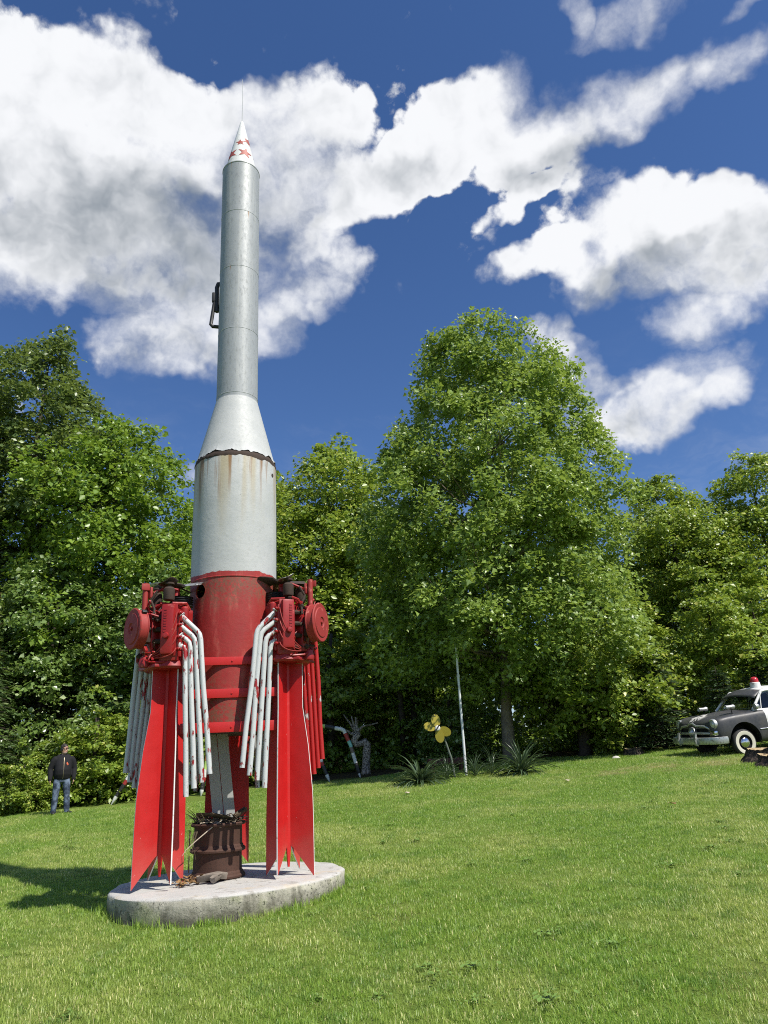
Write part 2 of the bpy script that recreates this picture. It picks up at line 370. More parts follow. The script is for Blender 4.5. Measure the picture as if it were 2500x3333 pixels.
def scatter(name, coll, pts, rot, scl, parent=None):
    me = bpy.data.meshes.new(name); me.vertices.add(len(pts)); me.vertices.foreach_set('co', np.asarray(pts, np.float32).ravel())
    for nm, arr, ty in (('rot', rot, 'FLOAT_VECTOR'), ('scl', scl, 'FLOAT')):
        at = me.attributes.new(nm, ty, 'POINT'); at.data.foreach_set('vector' if ty == 'FLOAT_VECTOR' else 'value', np.asarray(arr, np.float32).ravel())
    o = link(name, me, parent)
    ng = bpy.data.node_groups.new(name + '_nodes', 'GeometryNodeTree')
    ng.interface.new_socket('Geometry', in_out='INPUT', socket_type='NodeSocketGeometry'); ng.interface.new_socket('Geometry', in_out='OUTPUT', socket_type='NodeSocketGeometry')
    N = ng.nodes; gi = N.new('NodeGroupInput'); go = N.new('NodeGroupOutput'); ip = N.new('GeometryNodeInstanceOnPoints')
    ci = N.new('GeometryNodeCollectionInfo'); ci.inputs[0].default_value = coll; ci.inputs[1].default_value = True; ci.inputs[2].default_value = True
    ra = N.new('GeometryNodeInputNamedAttribute'); ra.data_type = 'FLOAT_VECTOR'; ra.inputs[0].default_value = 'rot'
    sa = N.new('GeometryNodeInputNamedAttribute'); sa.data_type = 'FLOAT'; sa.inputs[0].default_value = 'scl'
    ip.inputs['Pick Instance'].default_value = True
    ng.links.new(gi.outputs[0], ip.inputs['Points']); ng.links.new(ci.outputs[0], ip.inputs['Instance'])
    ng.links.new(ra.outputs[0], ip.inputs['Rotation']); ng.links.new(sa.outputs[0], ip.inputs['Scale'])
    ng.links.new(ip.outputs[0], go.inputs[0])
    md = o.modifiers.new('scatter', 'NODES'); md.node_group = ng
    return o
WEED_MAT = plain('clover_leaf', (0.14, 0.235, 0.045), 0.5, var=0.35, scale=60)
def weed_patch(i, n, rng):
    # broad low leaves: clover and plantain
    V, F = [], []
    for k in range(n):
        a = rng.uniform(0, 2 * PI); r = abs(rng.normal(0, 0.06)); p = np.array([r * math.cos(a), r * math.sin(a), rng.uniform(0.012, 0.035)]); s = rng.uniform(0.010, 0.022); b = rng.uniform(0, 2 * PI)
        d = np.array([math.cos(b), math.sin(b), 0.25]); x = np.array([-d[1], d[0], 0]); m = len(V)
        for u, w in ((0, 0), (0.45, 0.5), (0.45, 1.2), (0, 1.7), (-0.45, 1.2), (-0.45, 0.5)): V.append(p + x * u * s + d * w * s)
        F.append(tuple(range(m, m + 6)))
    return bpy.data.objects.new('weed', npmesh('weed', np.array(V), F, WEED_MAT))
def build_grass():
    rng = np.random.default_rng(5)
    coll = bpy.data.collections.new('grass_tufts')
    for i in range(6): coll.objects.link(grass_patch(i, 170, 0.125, 0.040, 0.0040, rng))
    P = []
    for (y0, y1, dens) in ((2.8, 6.5, 75), (6.5, 10, 60), (10, 15, 42), (15, 25, 30)):
        w0 = 0.64 * y1 + 2.0; st = dens ** -0.5
        x, y = [q.ravel() for q in np.meshgrid(np.arange(-w0, w0, st), np.arange(y0, y1, st))]
        x = x + rng.uniform(-0.5, 0.5, len(x)) * st; y = y + rng.uniform(-0.5, 0.5, len(y)) * st
        k = np.abs(x) < 0.64 * y + 2.0
        P.append(np.stack([x[k], y[k]], -1))
    P = np.concatenate(P)
    e = np.array([lawn_edge(x) for x in P[:, 0]]); k = P[:, 1] < e
    for cx, cy, r in NOGRASS: k &= np.hypot(P[:, 0] - cx, P[:, 1] - cy) > r + 0.10
    P = P[k]; n = len(P)
    z = gza(P[:, 0], P[:, 1])
    rot = np.stack([rng.normal(0, 0.05, n), rng.normal(0, 0.05, n), rng.uniform(0, 6.28, n)], -1)
    stripe = 0.07 * np.sign(np.sin((P[:, 0] * 0.30 + P[:, 1] * 0.95) * 5.2))
    rot[:, 0] += stripe
    mow = np.array([0.95 + 0.16 * mnoise.noise((x * 0.8, y * 0.8, 0.0)) for x, y in P])
    scl = rng.uniform(0.8, 1.15, n) * mow * (1 + np.clip((P[:, 1] - 8) / 16, 0, 1) * 0.35)
    o = scatter('grass', coll, np.concatenate([P, z[:, None]], -1), rot, scl)
    tag(o, 'short mown green grass blades covering the lawn', 'grass', kind='stuff')
    coll3 = bpy.data.collections.new('weeds')
    for i in range(4): coll3.objects.link(weed_patch(i, 34, rng))
    wp = []
    while len(wp) < 110:
        y = rng.uniform(3, 16); x = rng.uniform(-0.64 * y - 2, 0.64 * y + 2)
        if mnoise.noise((x * 0.7, y * 0.7, 5.0)) < 0.08 or math.hypot(x - PADC.x, y - PADC.y) < PADR + 0.1: continue
        wp.append((x, y, gz(x, y)))
    n = len(wp); o3 = scatter('clover', coll3, wp, np.stack([np.zeros(n), np.zeros(n), rng.uniform(0, 6.28, n)], -1), rng.uniform(0.7, 1.5, n))
    tag(o3, 'patches of clover and broad leaved weeds in the grass', 'clover', kind='stuff')
    # longer unmown blades round the slab
    coll2 = bpy.data.collections.new('long_grass')
    for i in range(4): coll2.objects.link(grass_patch(i, 26, 0.05, 0.075, 0.0045, rng))
    pts = []
    for i in range(200):
        a = rng.uniform(0, 2 * PI); r = PADR + 0.02 + abs(rng.normal(0, 0.03)); x, y = PADC.x + r * math.cos(a), PADC.y + r * math.sin(a)
        pts.append((x, y, gz(x, y)))
    n = len(pts)
    o2 = scatter('long_grass', coll2, pts, np.stack([np.zeros(n), np.zeros(n), rng.uniform(0, 6.28, n)], -1), rng.uniform(0.6, 1.3, n))
    tag(o2, 'longer unmown grass fringe growing against the concrete slab', 'grass', kind='stuff')

# ------------------------------------------------------------------ concrete slab
def build_pad():
    m, g, b = newmat('concrete'); co = objco(g); p = g.sep(co)
    n1 = g.noise(co, 2.2, 6.0, 0.6); n2 = g.noise(co, 60.0, 4.0, 0.7); n3 = g.noise(co, 9.0, 6.0, 0.7)
    top = g.mix(n1, (0.36, 0.35, 0.32), (0.56, 0.55, 0.51))
    top = g.mix(g.m('MULTIPLY', g.ss(g.noise(g.v('MULTIPLY', co, (1, 1, 0.1)), 3.0, 5.0, 0.6), 0.52, 0.72), 0.6), top, (0.50, 0.40, 0.25))
    top = g.mix(g.m('MULTIPLY', g.ss(n3, 0.55, 0.7), 0.4), top, (0.33, 0.34, 0.33))
    vo = g.n('ShaderNodeTexVoronoi', feature='DISTANCE_TO_EDGE'); g.L(g.v('ADD', co, g.v('SCALE', g.noise(co, 4.0, 4.0, 0.6, color=True), 0.25)), vo.inputs['Vector']); vo.inputs['Scale'].default_value = 1.5
    crack = g.m('MULTIPLY', g.ss(vo.outputs['Distance'], 0.012, 0.003), g.ss(n1, 0.48, 0.6))
    top = g.mix(crack, top, (0.09, 0.08, 0.07))
    top = g.mix(g.m('MULTIPLY', g.ss(g.noise(co, 5.0, 6.0, 0.65), 0.56, 0.62), 0.5), top, (0.24, 0.22, 0.18))
    st = g.noise(g.v('MULTIPLY', co, (9.0, 9.0, 1.0)), 2.0, 5.0, 0.6)
    side = g.mix(st, (0.24, 0.23, 0.18), (0.52, 0.49, 0.40))
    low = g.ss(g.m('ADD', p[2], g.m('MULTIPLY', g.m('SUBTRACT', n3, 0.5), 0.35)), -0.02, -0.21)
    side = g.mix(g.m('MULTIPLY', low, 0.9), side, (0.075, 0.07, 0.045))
    side = g.mix(g.m('MULTIPLY', g.ss(g.noise(co, 34.0, 4.0, 0.7), 0.55, 0.62), g.ss(n1, 0.40, 0.54)), side, (0.03, 0.03, 0.025)); side = g.mix(g.m('MULTIPLY', g.ss(g.noise(g.v('MULTIPLY', co, (5.0, 5.0, 0.6)), 1.6, 5.0, 0.6), 0.52, 0.66), 0.5), side, (0.08, 0.075, 0.05))
    side = g.mix(g.m('MULTIPLY', g.ss(n1, 0.5, 0.65), 0.5), side, (0.33, 0.36, 0.17))
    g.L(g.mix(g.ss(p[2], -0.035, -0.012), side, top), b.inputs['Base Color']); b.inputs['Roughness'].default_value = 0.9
    bump(g, b, g.m('ADD', n2, g.m('MULTIPLY', n3, 1.5)), 0.55, 0.012)
    rng = random.Random(4); mb = MB(); seg = 96
    prof = [(0.001, 0.0), (0.4, 0.002), (0.8, 0.0), (1.05, -0.002), (PADR - 0.02, -0.006), (PADR, -0.022), (PADR + 0.004, -0.09), (PADR + 0.008, -0.17), (PADR + 0.004, -0.26), (PADR + 0.004, -0.45)]
    mb.lathe(prof, seg, cap=False)
    for i, v in enumerate(mb.V):
        r = math.hypot(v[0], v[1])
        if r > 1.1:
            k = mnoise.fractal((v[0] * 5, v[1] * 5, v[2] * 9), 1.0, 2.0, 4) * 0.016
            s = 1 + k / r + 0.012 * math.sin(3 * math.atan2(v[1], v[0]) + 1)
            mb.V[i] = (v[0] * s, v[1] * s, v[2] + (k * 0.4 if v[2] > -0.1 else 0))
    o = mb.build('concrete_slab', m, None, 50, PADC - Vector((0, 0, 0.004)))
    o.rotation_euler = (R_(0.0), R_(-1.2), 0)
    tag(o, 'round pale concrete slab with stained sides under the rocket', 'slab')
build_pad()
# ------------------------------------------------------------------ rocket: materials
def rocket_paint():
    m, g, b = newmat('rocket_white_over_red'); uv = uvco(g); q = g.sep(uv); u, v = q[0], q[1]; co = objco(g)
    n1 = g.noise(co, 5.0, 5.0, 0.6); n2 = g.noise(co, 26.0, 6.0, 0.7)
    wh = g.mix(n1, (0.37, 0.385, 0.38), (0.50, 0.505, 0.49))
    wh = g.mix(g.m('MULTIPLY', g.ss(n2, 0.5, 0.7), 0.35), wh, (0.30, 0.31, 0.29))
    # run-off stains below the ragged joint at the top of the drum
    TOP = 4.545
    drop = g.m('SUBTRACT', TOP, v)
    su = g.comb(g.m('MULTIPLY', u, 1.0), g.m('MULTIPLY', v, 0.05), 0.0)
    wide = g.ss(g.noise(su, 5.5, 2.0, 0.5), 0.46, 0.66); fine = g.ss(g.noise(su, 13.0, 3.0, 0.6), 0.50, 0.62); ln = g.noise(su, 10.0, 1.0, 0.5)
    fade_w = g.ss(drop, g.m('ADD', 0.2, g.m('MULTIPLY', ln, 1.9)), 0.0)
    fade_f = g.ss(drop, g.m('MULTIPLY', g.m('POWER', ln, 1.5), 1.9), 0.0)
    on = g.m('GREATER_THAN', drop, 0.0)
    wh = g.mix(g.m('MULTIPLY', g.m('MULTIPLY', wide, fade_w), g.m('MULTIPLY', on, 0.75)), wh, (0.37, 0.30, 0.16))
    wh = g.mix(g.m('MULTIPLY', g.m('MULTIPLY', fine, fade_f), g.m('MULTIPLY', on, 0.9)), wh, (0.22, 0.11, 0.035))
    wh = g.mix(g.m('MULTIPLY', g.ss(g.noise(co, 42.0, 3.0, 0.6), 0.68, 0.74), 0.6), wh, (0.16, 0.15, 0.13))
    # on the cone: faint runs
    run = g.m('MULTIPLY', g.ss(g.noise(su, 9.0, 3.0, 0.6), 0.58, 0.75), g.m('MULTIPLY', g.m('GREATER_THAN', v, TOP), 0.35))
    wh = g.mix(run, wh, (0.42, 0.37, 0.28))
    # red band with a hand-cut ragged upper edge
    edge = g.m('ADD', 3.12, g.m('MULTIPLY', g.m('SUBTRACT', g.noise(g.comb(u, 0.0, 0.0), 3.2, 6.0, 0.62), 0.5), 0.13))
    red_on = g.m('LESS_THAN', v, edge)
    rn = g.noise(g.comb(u, g.m('MULTIPLY', v, 0.22), 0.0), 7.0, 6.0, 0.65)
    rd = g.mix(rn, (0.22, 0.014, 0.014), (0.42, 0.030, 0.027))
    rd = g.mix(g.m('MULTIPLY', g.ss(rn, 0.53, 0.74), 0.55), rd, (0.55, 0.16, 0.12))
    rst = g.noise(co, 34.0, 6.0, 0.7)
    band = g.ss(g.m('ADD', v, g.m('MULTIPLY', g.m('SUBTRACT', rn, 0.5), 0.9)), 2.65, 3.05)
    band2 = g.ss(g.m('ADD', v, g.m('MULTIPLY', g.m('SUBTRACT', n1, 0.5), 1.4)), 2.2, 1.5)
    k = g.m('MULTIPLY', g.ss(rst, 0.38, 0.56), g.m('ADD', 0.13, g.m('MULTIPLY', g.m('MAXIMUM', g.m('MULTIPLY', band, g.m('LESS_THAN', v, 3.06)), band2), 0.75)))
    rd = g.mix(k, rd, (0.17, 0.075, 0.045))
    wt = g.ss(g.noise(g.comb(u, g.m('MULTIPLY', v, 0.12), 3.0), 26.0, 4.0, 0.6), 0.69, 0.74)
    rd = g.mix(g.m('MULTIPLY', wt, 0.6), rd, (0.62, 0.45, 0.40))
    g.L(g.mix(red_on, wh, rd), b.inputs['Base Color'])
    g.put(b.inputs['Roughness'], g.m('ADD', 0.42, g.m('MULTIPLY', n2, 0.3))); b.inputs['Specular IOR Level'].default_value = 0.4
    bump(g, b, g.m('ADD', n2, g.m('MULTIPLY', n1, 2.0)), 0.22, 0.01)
    return m
def silver_paint():
    m, g, b = newmat('rocket_silver'); uv = uvco(g); q = g.sep(uv); u, v = q[0], q[1]; co = objco(g)
    n1 = g.noise(co, 3.0, 5.0, 0.6); n2 = g.noise(g.v('MULTIPLY', co, (1, 1, 0.45)), 30.0, 6.0, 0.7)
    cc = g.mix(n1, (0.265, 0.282, 0.29), (0.375, 0.392, 0.40))
    cc = g.mix(g.m('MULTIPLY', g.ss(n2, 0.48, 0.70), 0.5), cc, (0.145, 0.157, 0.16))
    st = g.noise(g.comb(u, g.m('MULTIPLY', v, 0.03), 0.0), 14.0, 3.0, 0.6)
    cc = g.mix(g.m('MULTIPLY', g.ss(st, 0.5, 0.7), 0.25), cc, (0.56, 0.56, 0.52))
    for z0, ln in ((9.10, 0.16), (8.26, 0.16), (7.35, 0.10), (6.40, 0.35)):
        dr = g.m('SUBTRACT', z0, v)
        k = g.m('MULTIPLY', g.m('MULTIPLY', g.ss(dr, ln, 0.0), g.m('GREATER_THAN', dr, 0.0)), g.ss(g.noise(g.comb(u, z0, 0.0), 22.0, 1.0, 0.5), 0.66, 0.74))
        cc = g.mix(g.m('MULTIPLY', k, 0.9), cc, (0.27, 0.15, 0.07))
    g.L(cc, b.inputs['Base Color']); b.inputs['Metallic'].default_value = 0.1
    g.put(b.inputs['Roughness'], g.m('ADD', 0.38, g.m('MULTIPLY', n2, 0.3)))
    bump(g, b, g.m('ADD', n2, g.m('MULTIPLY', n1, 1.0)), 0.18, 0.008)
    return m
def red_paint(name='red_gloss', rough=0.38, rust=0.25, col=(0.50, 0.012, 0.012)):
    m, g, b = newmat(name); co = objco(g)
    n = g.noise(co, 6.0, 5.0, 0.6); n2 = g.noise(co, 30.0, 6.0, 0.7)
    cc = g.mix(n, tuple(c * 0.8 for c in col), tuple(c * 1.15 for c in col))
    cc = g.mix(g.m('MULTIPLY', g.ss(n2, 0.60, 0.70), rust * 1.6), cc, (0.13, 0.045, 0.03))
    cc = g.mix(g.m('MULTIPLY', g.ss(g.noise(co, 11.0, 5.0, 0.7), 0.58, 0.74), rust * 1.2), cc, (0.52, 0.15, 0.12))
    g.L(cc, b.inputs['Base Color'])
    g.put(b.inputs['Roughness'], g.m('ADD', rough, g.m('MULTIPLY', n2, 0.22)))
    bump(g, b, n2, 0.12, 0.005)
    return m
def pipe_paint(name, top, under, thr):
    """flaking paint: top coat chipped in ragged patches down to the coat below"""
    m, g, b = newmat(name); oi = g.n('ShaderNodeObjectInfo'); co = g.v('ADD', objco(g), g.v('SCALE', oi.outputs['Location'], 3.0))
    co = g.v('ADD', objco(g), g.comb(g.m('MULTIPLY', oi.outputs['Random'], 40.0), 0.0, 0.0))
    st = g.v('MULTIPLY', co, (1.0, 1.0, 0.32))
    n = g.noise(st, 17.0, 5.0, 0.62); n2 = g.noise(co, 60.0, 4.0, 0.6)
    chip = g.ss(n, thr, thr + 0.02)
    tc = g.mix(n2, tuple(c * 0.85 for c in top), top)
    uc = g.mix(n2, tuple(c * 0.6 for c in under), under)
    rim = g.m('SUBTRACT', g.ss(n, thr - 0.02, thr), chip)
    cc = g.mix(chip, tc, uc); cc = g.mix(g.m('MULTIPLY', rim, 0.7), cc, (0.10, 0.05, 0.04))
    g.L(cc, b.inputs['Base Color']); b.inputs['Roughness'].default_value = 0.45
    bump(g, b, g.m('SUBTRACT', n2, g.m('MULTIPLY', chip, 2.0)), 0.3, 0.004)
    return m
def fin_paint():
    m, g, b = newmat('red_fin_paint'); co = objco(g); oi = g.n('ShaderNodeObjectInfo'); z = g.sep(co)[2]
    cv = g.v('ADD', co, g.comb(g.m('MULTIPLY', oi.outputs['Random'], 30.0), 0.0, 0.0))
    n = g.noise(cv, 5.0, 5.0, 0.6); st = g.noise(g.v('MULTIPLY', cv, (1.0, 1.0, 0.06)), 22.0, 5.0, 0.6); n2 = g.noise(cv, 45.0, 5.0, 0.7)
    cc = g.mix(n, (0.40, 0.008, 0.009), (0.54, 0.014, 0.013))
    cc = g.mix(g.m('MULTIPLY', g.ss(st, 0.5, 0.75), 0.35), cc, (0.30, 0.006, 0.008))
    cc = g.mix(g.m('MULTIPLY', g.ss(g.m('ADD', z, g.m('MULTIPLY', g.m('SUBTRACT', n, 0.5), 0.6)), 0.55, 0.05), 0.55), cc, (0.47, 0.09, 0.075))
    cc = g.mix(g.m('MULTIPLY', g.ss(n2, 0.66, 0.70), 0.7), cc, (0.16, 0.03, 0.025))
    chip = g.ss(g.noise(g.v('MULTIPLY', cv, (1.0, 1.0, 0.4)), 30.0, 5.0, 0.65), 0.70, 0.72)
    cc = g.mix(g.m('MULTIPLY', chip, 0.8), cc, (0.55, 0.40, 0.37))
    g.L(cc, b.inputs['Base Color']); g.put(b.inputs['Roughness'], g.m('ADD', 0.30, g.m('MULTIPLY', n, 0.25)))
    bump(g, b, g.m('ADD', g.m('MULTIPLY', g.noise(cv, 2.2, 2.0, 0.5), 3.0), g.m('MULTIPLY', n2, 0.15)), 0.25, 0.02)
    return m
M_BODY, M_SILVER, M_RED = rocket_paint(), silver_paint(), red_paint()
M_FIN = fin_paint()
M_ENG = red_paint('red_engine_enamel', 0.34, 0.7, (0.30, 0.012, 0.012))
M_FADE = red_paint('red_faded', 0.55, 0.95, (0.30, 0.025, 0.02))
M_WHITE = plain('white_gloss', (0.70, 0.70, 0.68), 0.4, var=0.08, dirt=(0.40, 0.38, 0.33), dirt_amt=0.15)
M_PIPE_W = pipe_paint('white_flaking_pipe', (0.56, 0.575, 0.57), (0.36, 0.018, 0.02), 0.585)
M_PIPE_R = pipe_paint('red_flaking_pipe', (0.42, 0.015, 0.014), (0.56, 0.53, 0.51), 0.63)
M_BLACK = plain('black_rubber', (0.015, 0.015, 0.016), 0.55, var=0.2)
M_STEEL = plain('dull_fan_steel', (0.42, 0.43, 0.43), 0.4, 0.7, 0.2, 14, (0.10, 0.07, 0.05), 0.5)
M_RUST_SHADE = plain('dark_rust', (0.045, 0.028, 0.020), 0.85, var=0.4, scale=25, bmp=0.5)  # real rust, and painted shade in the engine recesses
M_GREYDK = plain('dark_grey_rod', (0.33, 0.35, 0.37), 0.6)
M_STAR = plain('brick_red_star_paint', (0.33, 0.065, 0.045), 0.55, var=0.25, scale=20)
M_GREYBEAM = plain('grey_beam_paint', (0.36, 0.37, 0.35), 0.6, var=0.15, scale=5, bmp=0.1)

AX = PADC.copy()
VIEW = 282.0                                   # compass angle (deg) from the rocket to the visitor
def pol(r, deg, z=0.0): return Vector((r * math.cos(R_(deg)), r * math.sin(R_(deg)), z))
rocket = empty('rocket', AX, label='tall white and silver homemade rocket with red engine pods and fins', cat='rocket')

def build_rocket_body():
    # lower drum with three round openings cut through its wall
    seg, R0 = 144, 0.49
    zs = list(np.arange(1.405, 3.06, 0.026)) + [3.06]
    holes = [(VIEW - 48, 2.925), (VIEW + 72, 2.925), (VIEW + 192, 2.925)]; hr = 0.079
    V, F, UV = [], [], []
    n = seg + 1
    for z in zs:
        for i in range(seg + 1):
            a = 2 * PI * i / seg; V.append([R0 * math.cos(a), R0 * math.sin(a), z]); UV.append((a * R0, z))
    def offs(i, h):
        a = math.degrees(UV[i][0] / R0); da = (a - h[0] + 180) % 360 - 180
        return R_(da) * R0, UV[i][1] - h[1]
    for j in range(len(zs) - 1):
        for i in range(seg):
            f = (j * n + i, j * n + i + 1, (j + 1) * n + i + 1, (j + 1) * n + i); inside = False
            for h in holes:
                cx, cy = offs(f[0], h); cx += PI * R0 / seg; cy += 0.013
                if math.hypot(cx, cy) < hr: inside = True
            if not inside: F.append(f)
    used = {}
    for f in F:
        for k in f: used[k] = used.get(k, 0) + 1
    mb = MB(); rims = []
    for k, c in used.items():
        if c < 4:
            for h in holes:
                dx, dy = offs(k, h); d = math.hypot(dx, dy)
                if d < hr + 0.035:
                    s = hr / d; a = R_(h[0]) + dx * s / R0; V[k] = [R0 * math.cos(a), R0 * math.sin(a), h[1] + dy * s]
    mb.add(V, F, None, 0, UV)
    mb.lathe([(0.46, 1.41), (0.001, 1.41)], 48, cap=False, mi=1)
    mb.lathe([(0.492, 3.052), (0.497, 3.058), (0.497, 3.066), (0.4905, 3.072)], 96, cap=False, ref=0.49)
    for h in holes:                                  # thickness of the plate round each opening
        c = pol(R0, h[0], h[1]); X = Vector((-math.sin(R_(h[0])), math.cos(R_(h[0])), 0)); N = pol(1, h[0])
        o = [c + (X * math.cos(t) + Vector((0, 0, 1)) * math.sin(t)) * hr * 1.01 - N * (hr * math.cos(t)) ** 2 / 2 / R0 for t in np.linspace(0, 2 * PI, 33)[:-1]]
        mb.loft([[p + N * 0.002 for p in o], [p - N * 0.02 for p in o]], cap=False)
    b = mb.build('barrel', [M_BODY, M_RUST_SHADE], rocket, 40)
    b['label'] = 'faded red steel drum with round openings'
    mb = MB().lathe([(0.4895, 3.072), (0.4905, 3.5), (0.490, 4.0), (0.488, 4.5), (0.480, 4.545)], 96, cap=False, ref=0.49)
    b = mb.build('drum', M_BODY, rocket); b['label'] = 'white drum section streaked with rust'
    # cone with ragged torn lower edge and the dark rusted joint behind it
    mb = MB(); seg = 180; V, F, UV = [], [], []; rng = random.Random(3)
    zz = [0.0, 0.06, 0.15, 0.3, 0.5, 0.7, 0.868]
    for j, t in enumerate(zz):
        for i in range(seg + 1):
            a = 2 * PI * i / seg; z = 4.56 + t; r = 0.478 + (0.260 - 0.478) * t / 0.868
            if j == 0:
                e = mnoise.fractal((4 * math.cos(a), 4 * math.sin(a), 1.3), 0.9, 2.2, 5) + 0.55 * mnoise.fractal((14 * math.cos(a), 14 * math.sin(a), 7.3), 0.9, 2.2, 3)
                z += 0.022 + 0.032 * e; r += 0.004
            V.append((r * math.cos(a), r * math.sin(a), z)); UV.append((a * 0.49, z))
    n = seg + 1
    for j in range(len(zz) - 1):
        for i in range(seg): F.append((j * n + i, j * n + i + 1, (j + 1) * n + i + 1, (j + 1) * n + i))
    mb.add(V, F, None, 0, UV)
    c = mb.build('cone', M_BODY, rocket); c['label'] = 'white tapering collar with a torn lower rim'
    mb = MB(); V, F = [], []
    for j, (r, z, am) in enumerate(((0.4835, 4.515, 0.022), (0.492, 4.54, 0.010), (0.480, 4.565, 0.0), (0.462, 4.62, 0.0))):
        for i in range(seg):
            a = 2 * PI * i / seg; e = mnoise.fractal((5 * math.cos(a), 5 * math.sin(a), 4.3 + j), 0.8, 2.2, 5)
            zq = z - (am * 0.6 + am * e * 1.2 if am else 0); V.append(((r + 0.004 * e * (1 if am else 0)) * math.cos(a), (r + 0.004 * e * (1 if am else 0)) * math.sin(a), zq))
    for j in range(3):
        for i in range(seg): F.append((j * seg + i, j * seg + (i + 1) % seg, (j + 1) * seg + (i + 1) % seg, (j + 1) * seg + i))
    mb.add(V, F); j = mb.build('rusted_joint', M_RUST_SHADE, rocket, 60)
    # slim upper tube with weld beads
    prof = [(0.262, 5.40), (0.262, 5.425), (0.2575, 5.43), (0.2575, 5.435)]
    for z in (5.47, 6.40, 7.35, 8.26):
        prof += [(0.2575, z - 0.02), (0.2575, z - 0.006), (0.2600, z - 0.002), (0.2600, z + 0.002), (0.2575, z + 0.006), (0.2575, z + 0.02)]
    prof += [(0.2575, 9.085), (0.262, 9.088), (0.262, 9.10), (0.225, 9.10)]
    mb = MB().lathe(prof, 80, cap=False, ref=0.2575)
    mb.build('tube', M_SILVER, rocket, 20)
    mb = MB().lathe([(0.226, 9.09), (0.224, 9.13), (0.12, 9.62), (0.028, 10.05), (0.012, 10.085), (0.001, 10.09)], 64, cap=False)
    nose = mb.build('nose_cone', M_WHITE, rocket, 60)
    def cone_r(z): return 0.224 + (0.028 - 0.224) * (z - 9.13) / 0.92
    for a0, z0, s, rot in ((-52, 9.33, 0.115, 20), (17, 9.34, 0.115, -12), (-8, 9.56, 0.072, 6), (47, 9.63, 0.085, -25), (110, 9.38, 0.11, 10), (190, 9.4, 0.1, 0), (250, 9.55, 0.08, 14)):
        mb = MB()
        pts = []
        for k in range(10):
            rr = s * (1.0 if k % 2 == 0 else 0.42); t = PI / 2 + k * PI / 5 + R_(rot); pts.append((rr * math.cos(t), rr * math.sin(t)))
        V, F = [], []
        for k in range(10):
            a_, b_ = pts[k], pts[(k + 1) % 10]; N = 6
            for i in range(N):
                for j in range(N - i):
                    for tri in (((i, j), (i + 1, j), (i, j + 1)), ((i + 1, j), (i + 1, j + 1), (i, j + 1))):
                        if max(p + q for p, q in tri) > N: continue
                        for p, q in tri:
                            x = (a_[0] * p + b_[0] * q) / N; y = (a_[1] * p + b_[1] * q) / N; z = z0 + y * 0.97
                            V.append(tuple(pol(cone_r(z) + 0.003, VIEW + a0 + math.degrees(x / cone_r(z0)), z)))
                        F.append((len(V) - 3, len(V) - 2, len(V) - 1))
        mb.add(V, F); mb.build('star', M_STAR, nose, None)
    mb = MB().tube([(0, 0, 10.07), (0.004, 0, 10.5), (-0.004, 0, 10.915)], [0.0055, 0.0042, 0.003], 6)
    mb.build('antenna', M_GREYDK, rocket)
    # black grab bracket on the side of the tube
    d = pol(1, VIEW - 92); mb = MB()
    def q(o, z): return d * (0.2575 + o) + Vector((0, 0, z))
    mb.tube([q(-0.03, 7.225), q(0.02, 7.215), q(0.035, 7.16), q(0.03, 6.9), q(0.025, 6.78)], 0.028, 8)
    mb.tube([q(0.03, 6.98), q(0.062, 6.92), q(0.09, 6.66), q(0.098, 6.585), q(0.075, 6.555), q(-0.03, 6.55)], 0.024, 8)
    mb.box(q(0.06, 7.0), (0.07, 0.06, 0.14), rot=Matrix.Rotation(R_(VIEW - 92), 3, 'Z'), bev=0.015)
    b = mb.build('grab_bracket', M_BLACK, rocket)
    b['label'] = 'black bent metal bracket'
    # small pitted dent plate on the drum
    mb = MB(); c = pol(0.491, VIEW + 62, 4.37)
    mb.lathe([(0.0, 0.0), (0.02, 0.004), (0.024, 0.0)], 12, Matrix.Translation(c) @ Vector(pol(1, VIEW + 62)).to_track_quat('Z', 'Y').to_matrix().to_4x4(), cap=False)
    mb.build('rust_pit', M_RUST_SHADE, rocket)
    # flat tie bars from fin to fin, three levels, three sides
    for z0, z1 in ((2.088, 2.172), (1.750, 1.842), (1.405, 1.507)):
        for k in range(3):
            mb = MB(); a = VIEW + 120 * k
            Mx = Matrix.Rotation(R_(a), 4, 'Z') @ Matrix.Translation((0.4985, 0, (z0 + z1) / 2))
            mb.box((0, 0, 0), (0.012, 1.02, z1 - z0), Mx, bev=0.002)
            mb.lathe([(0.0, 0.008), (0.009, 0.007), (0.011, 0.0)], 8, Mx @ Matrix.Translation((0.006, 0, 0)) @ Matrix.Rotation(PI / 2, 4, 'Y'), cap=False)
            mb.build('tie_bar', M_RED, rocket)
    # pair of grey box beams leaning down from the drum
    rt = pol(1, VIEW + 90)
    for s in (-0.5, 0.5):
        mb = MB(); top = rt * (-0.155 + s * 0.119); bot = rt * (0.0 + s * 0.119)
        rings = []
        for c, z in ((bot, 0.08), (top, 1.409)):
            rings.append([c + rt * x + pol(1, VIEW) * y + Vector((0, 0, z)) for x, y in ((-.056, -.05), (.056, -.05), (.056, .05), (-.056, .05))])
        mb.loft(rings); mb.build('beam', M_GREYBEAM, rocket)
build_rocket_body()

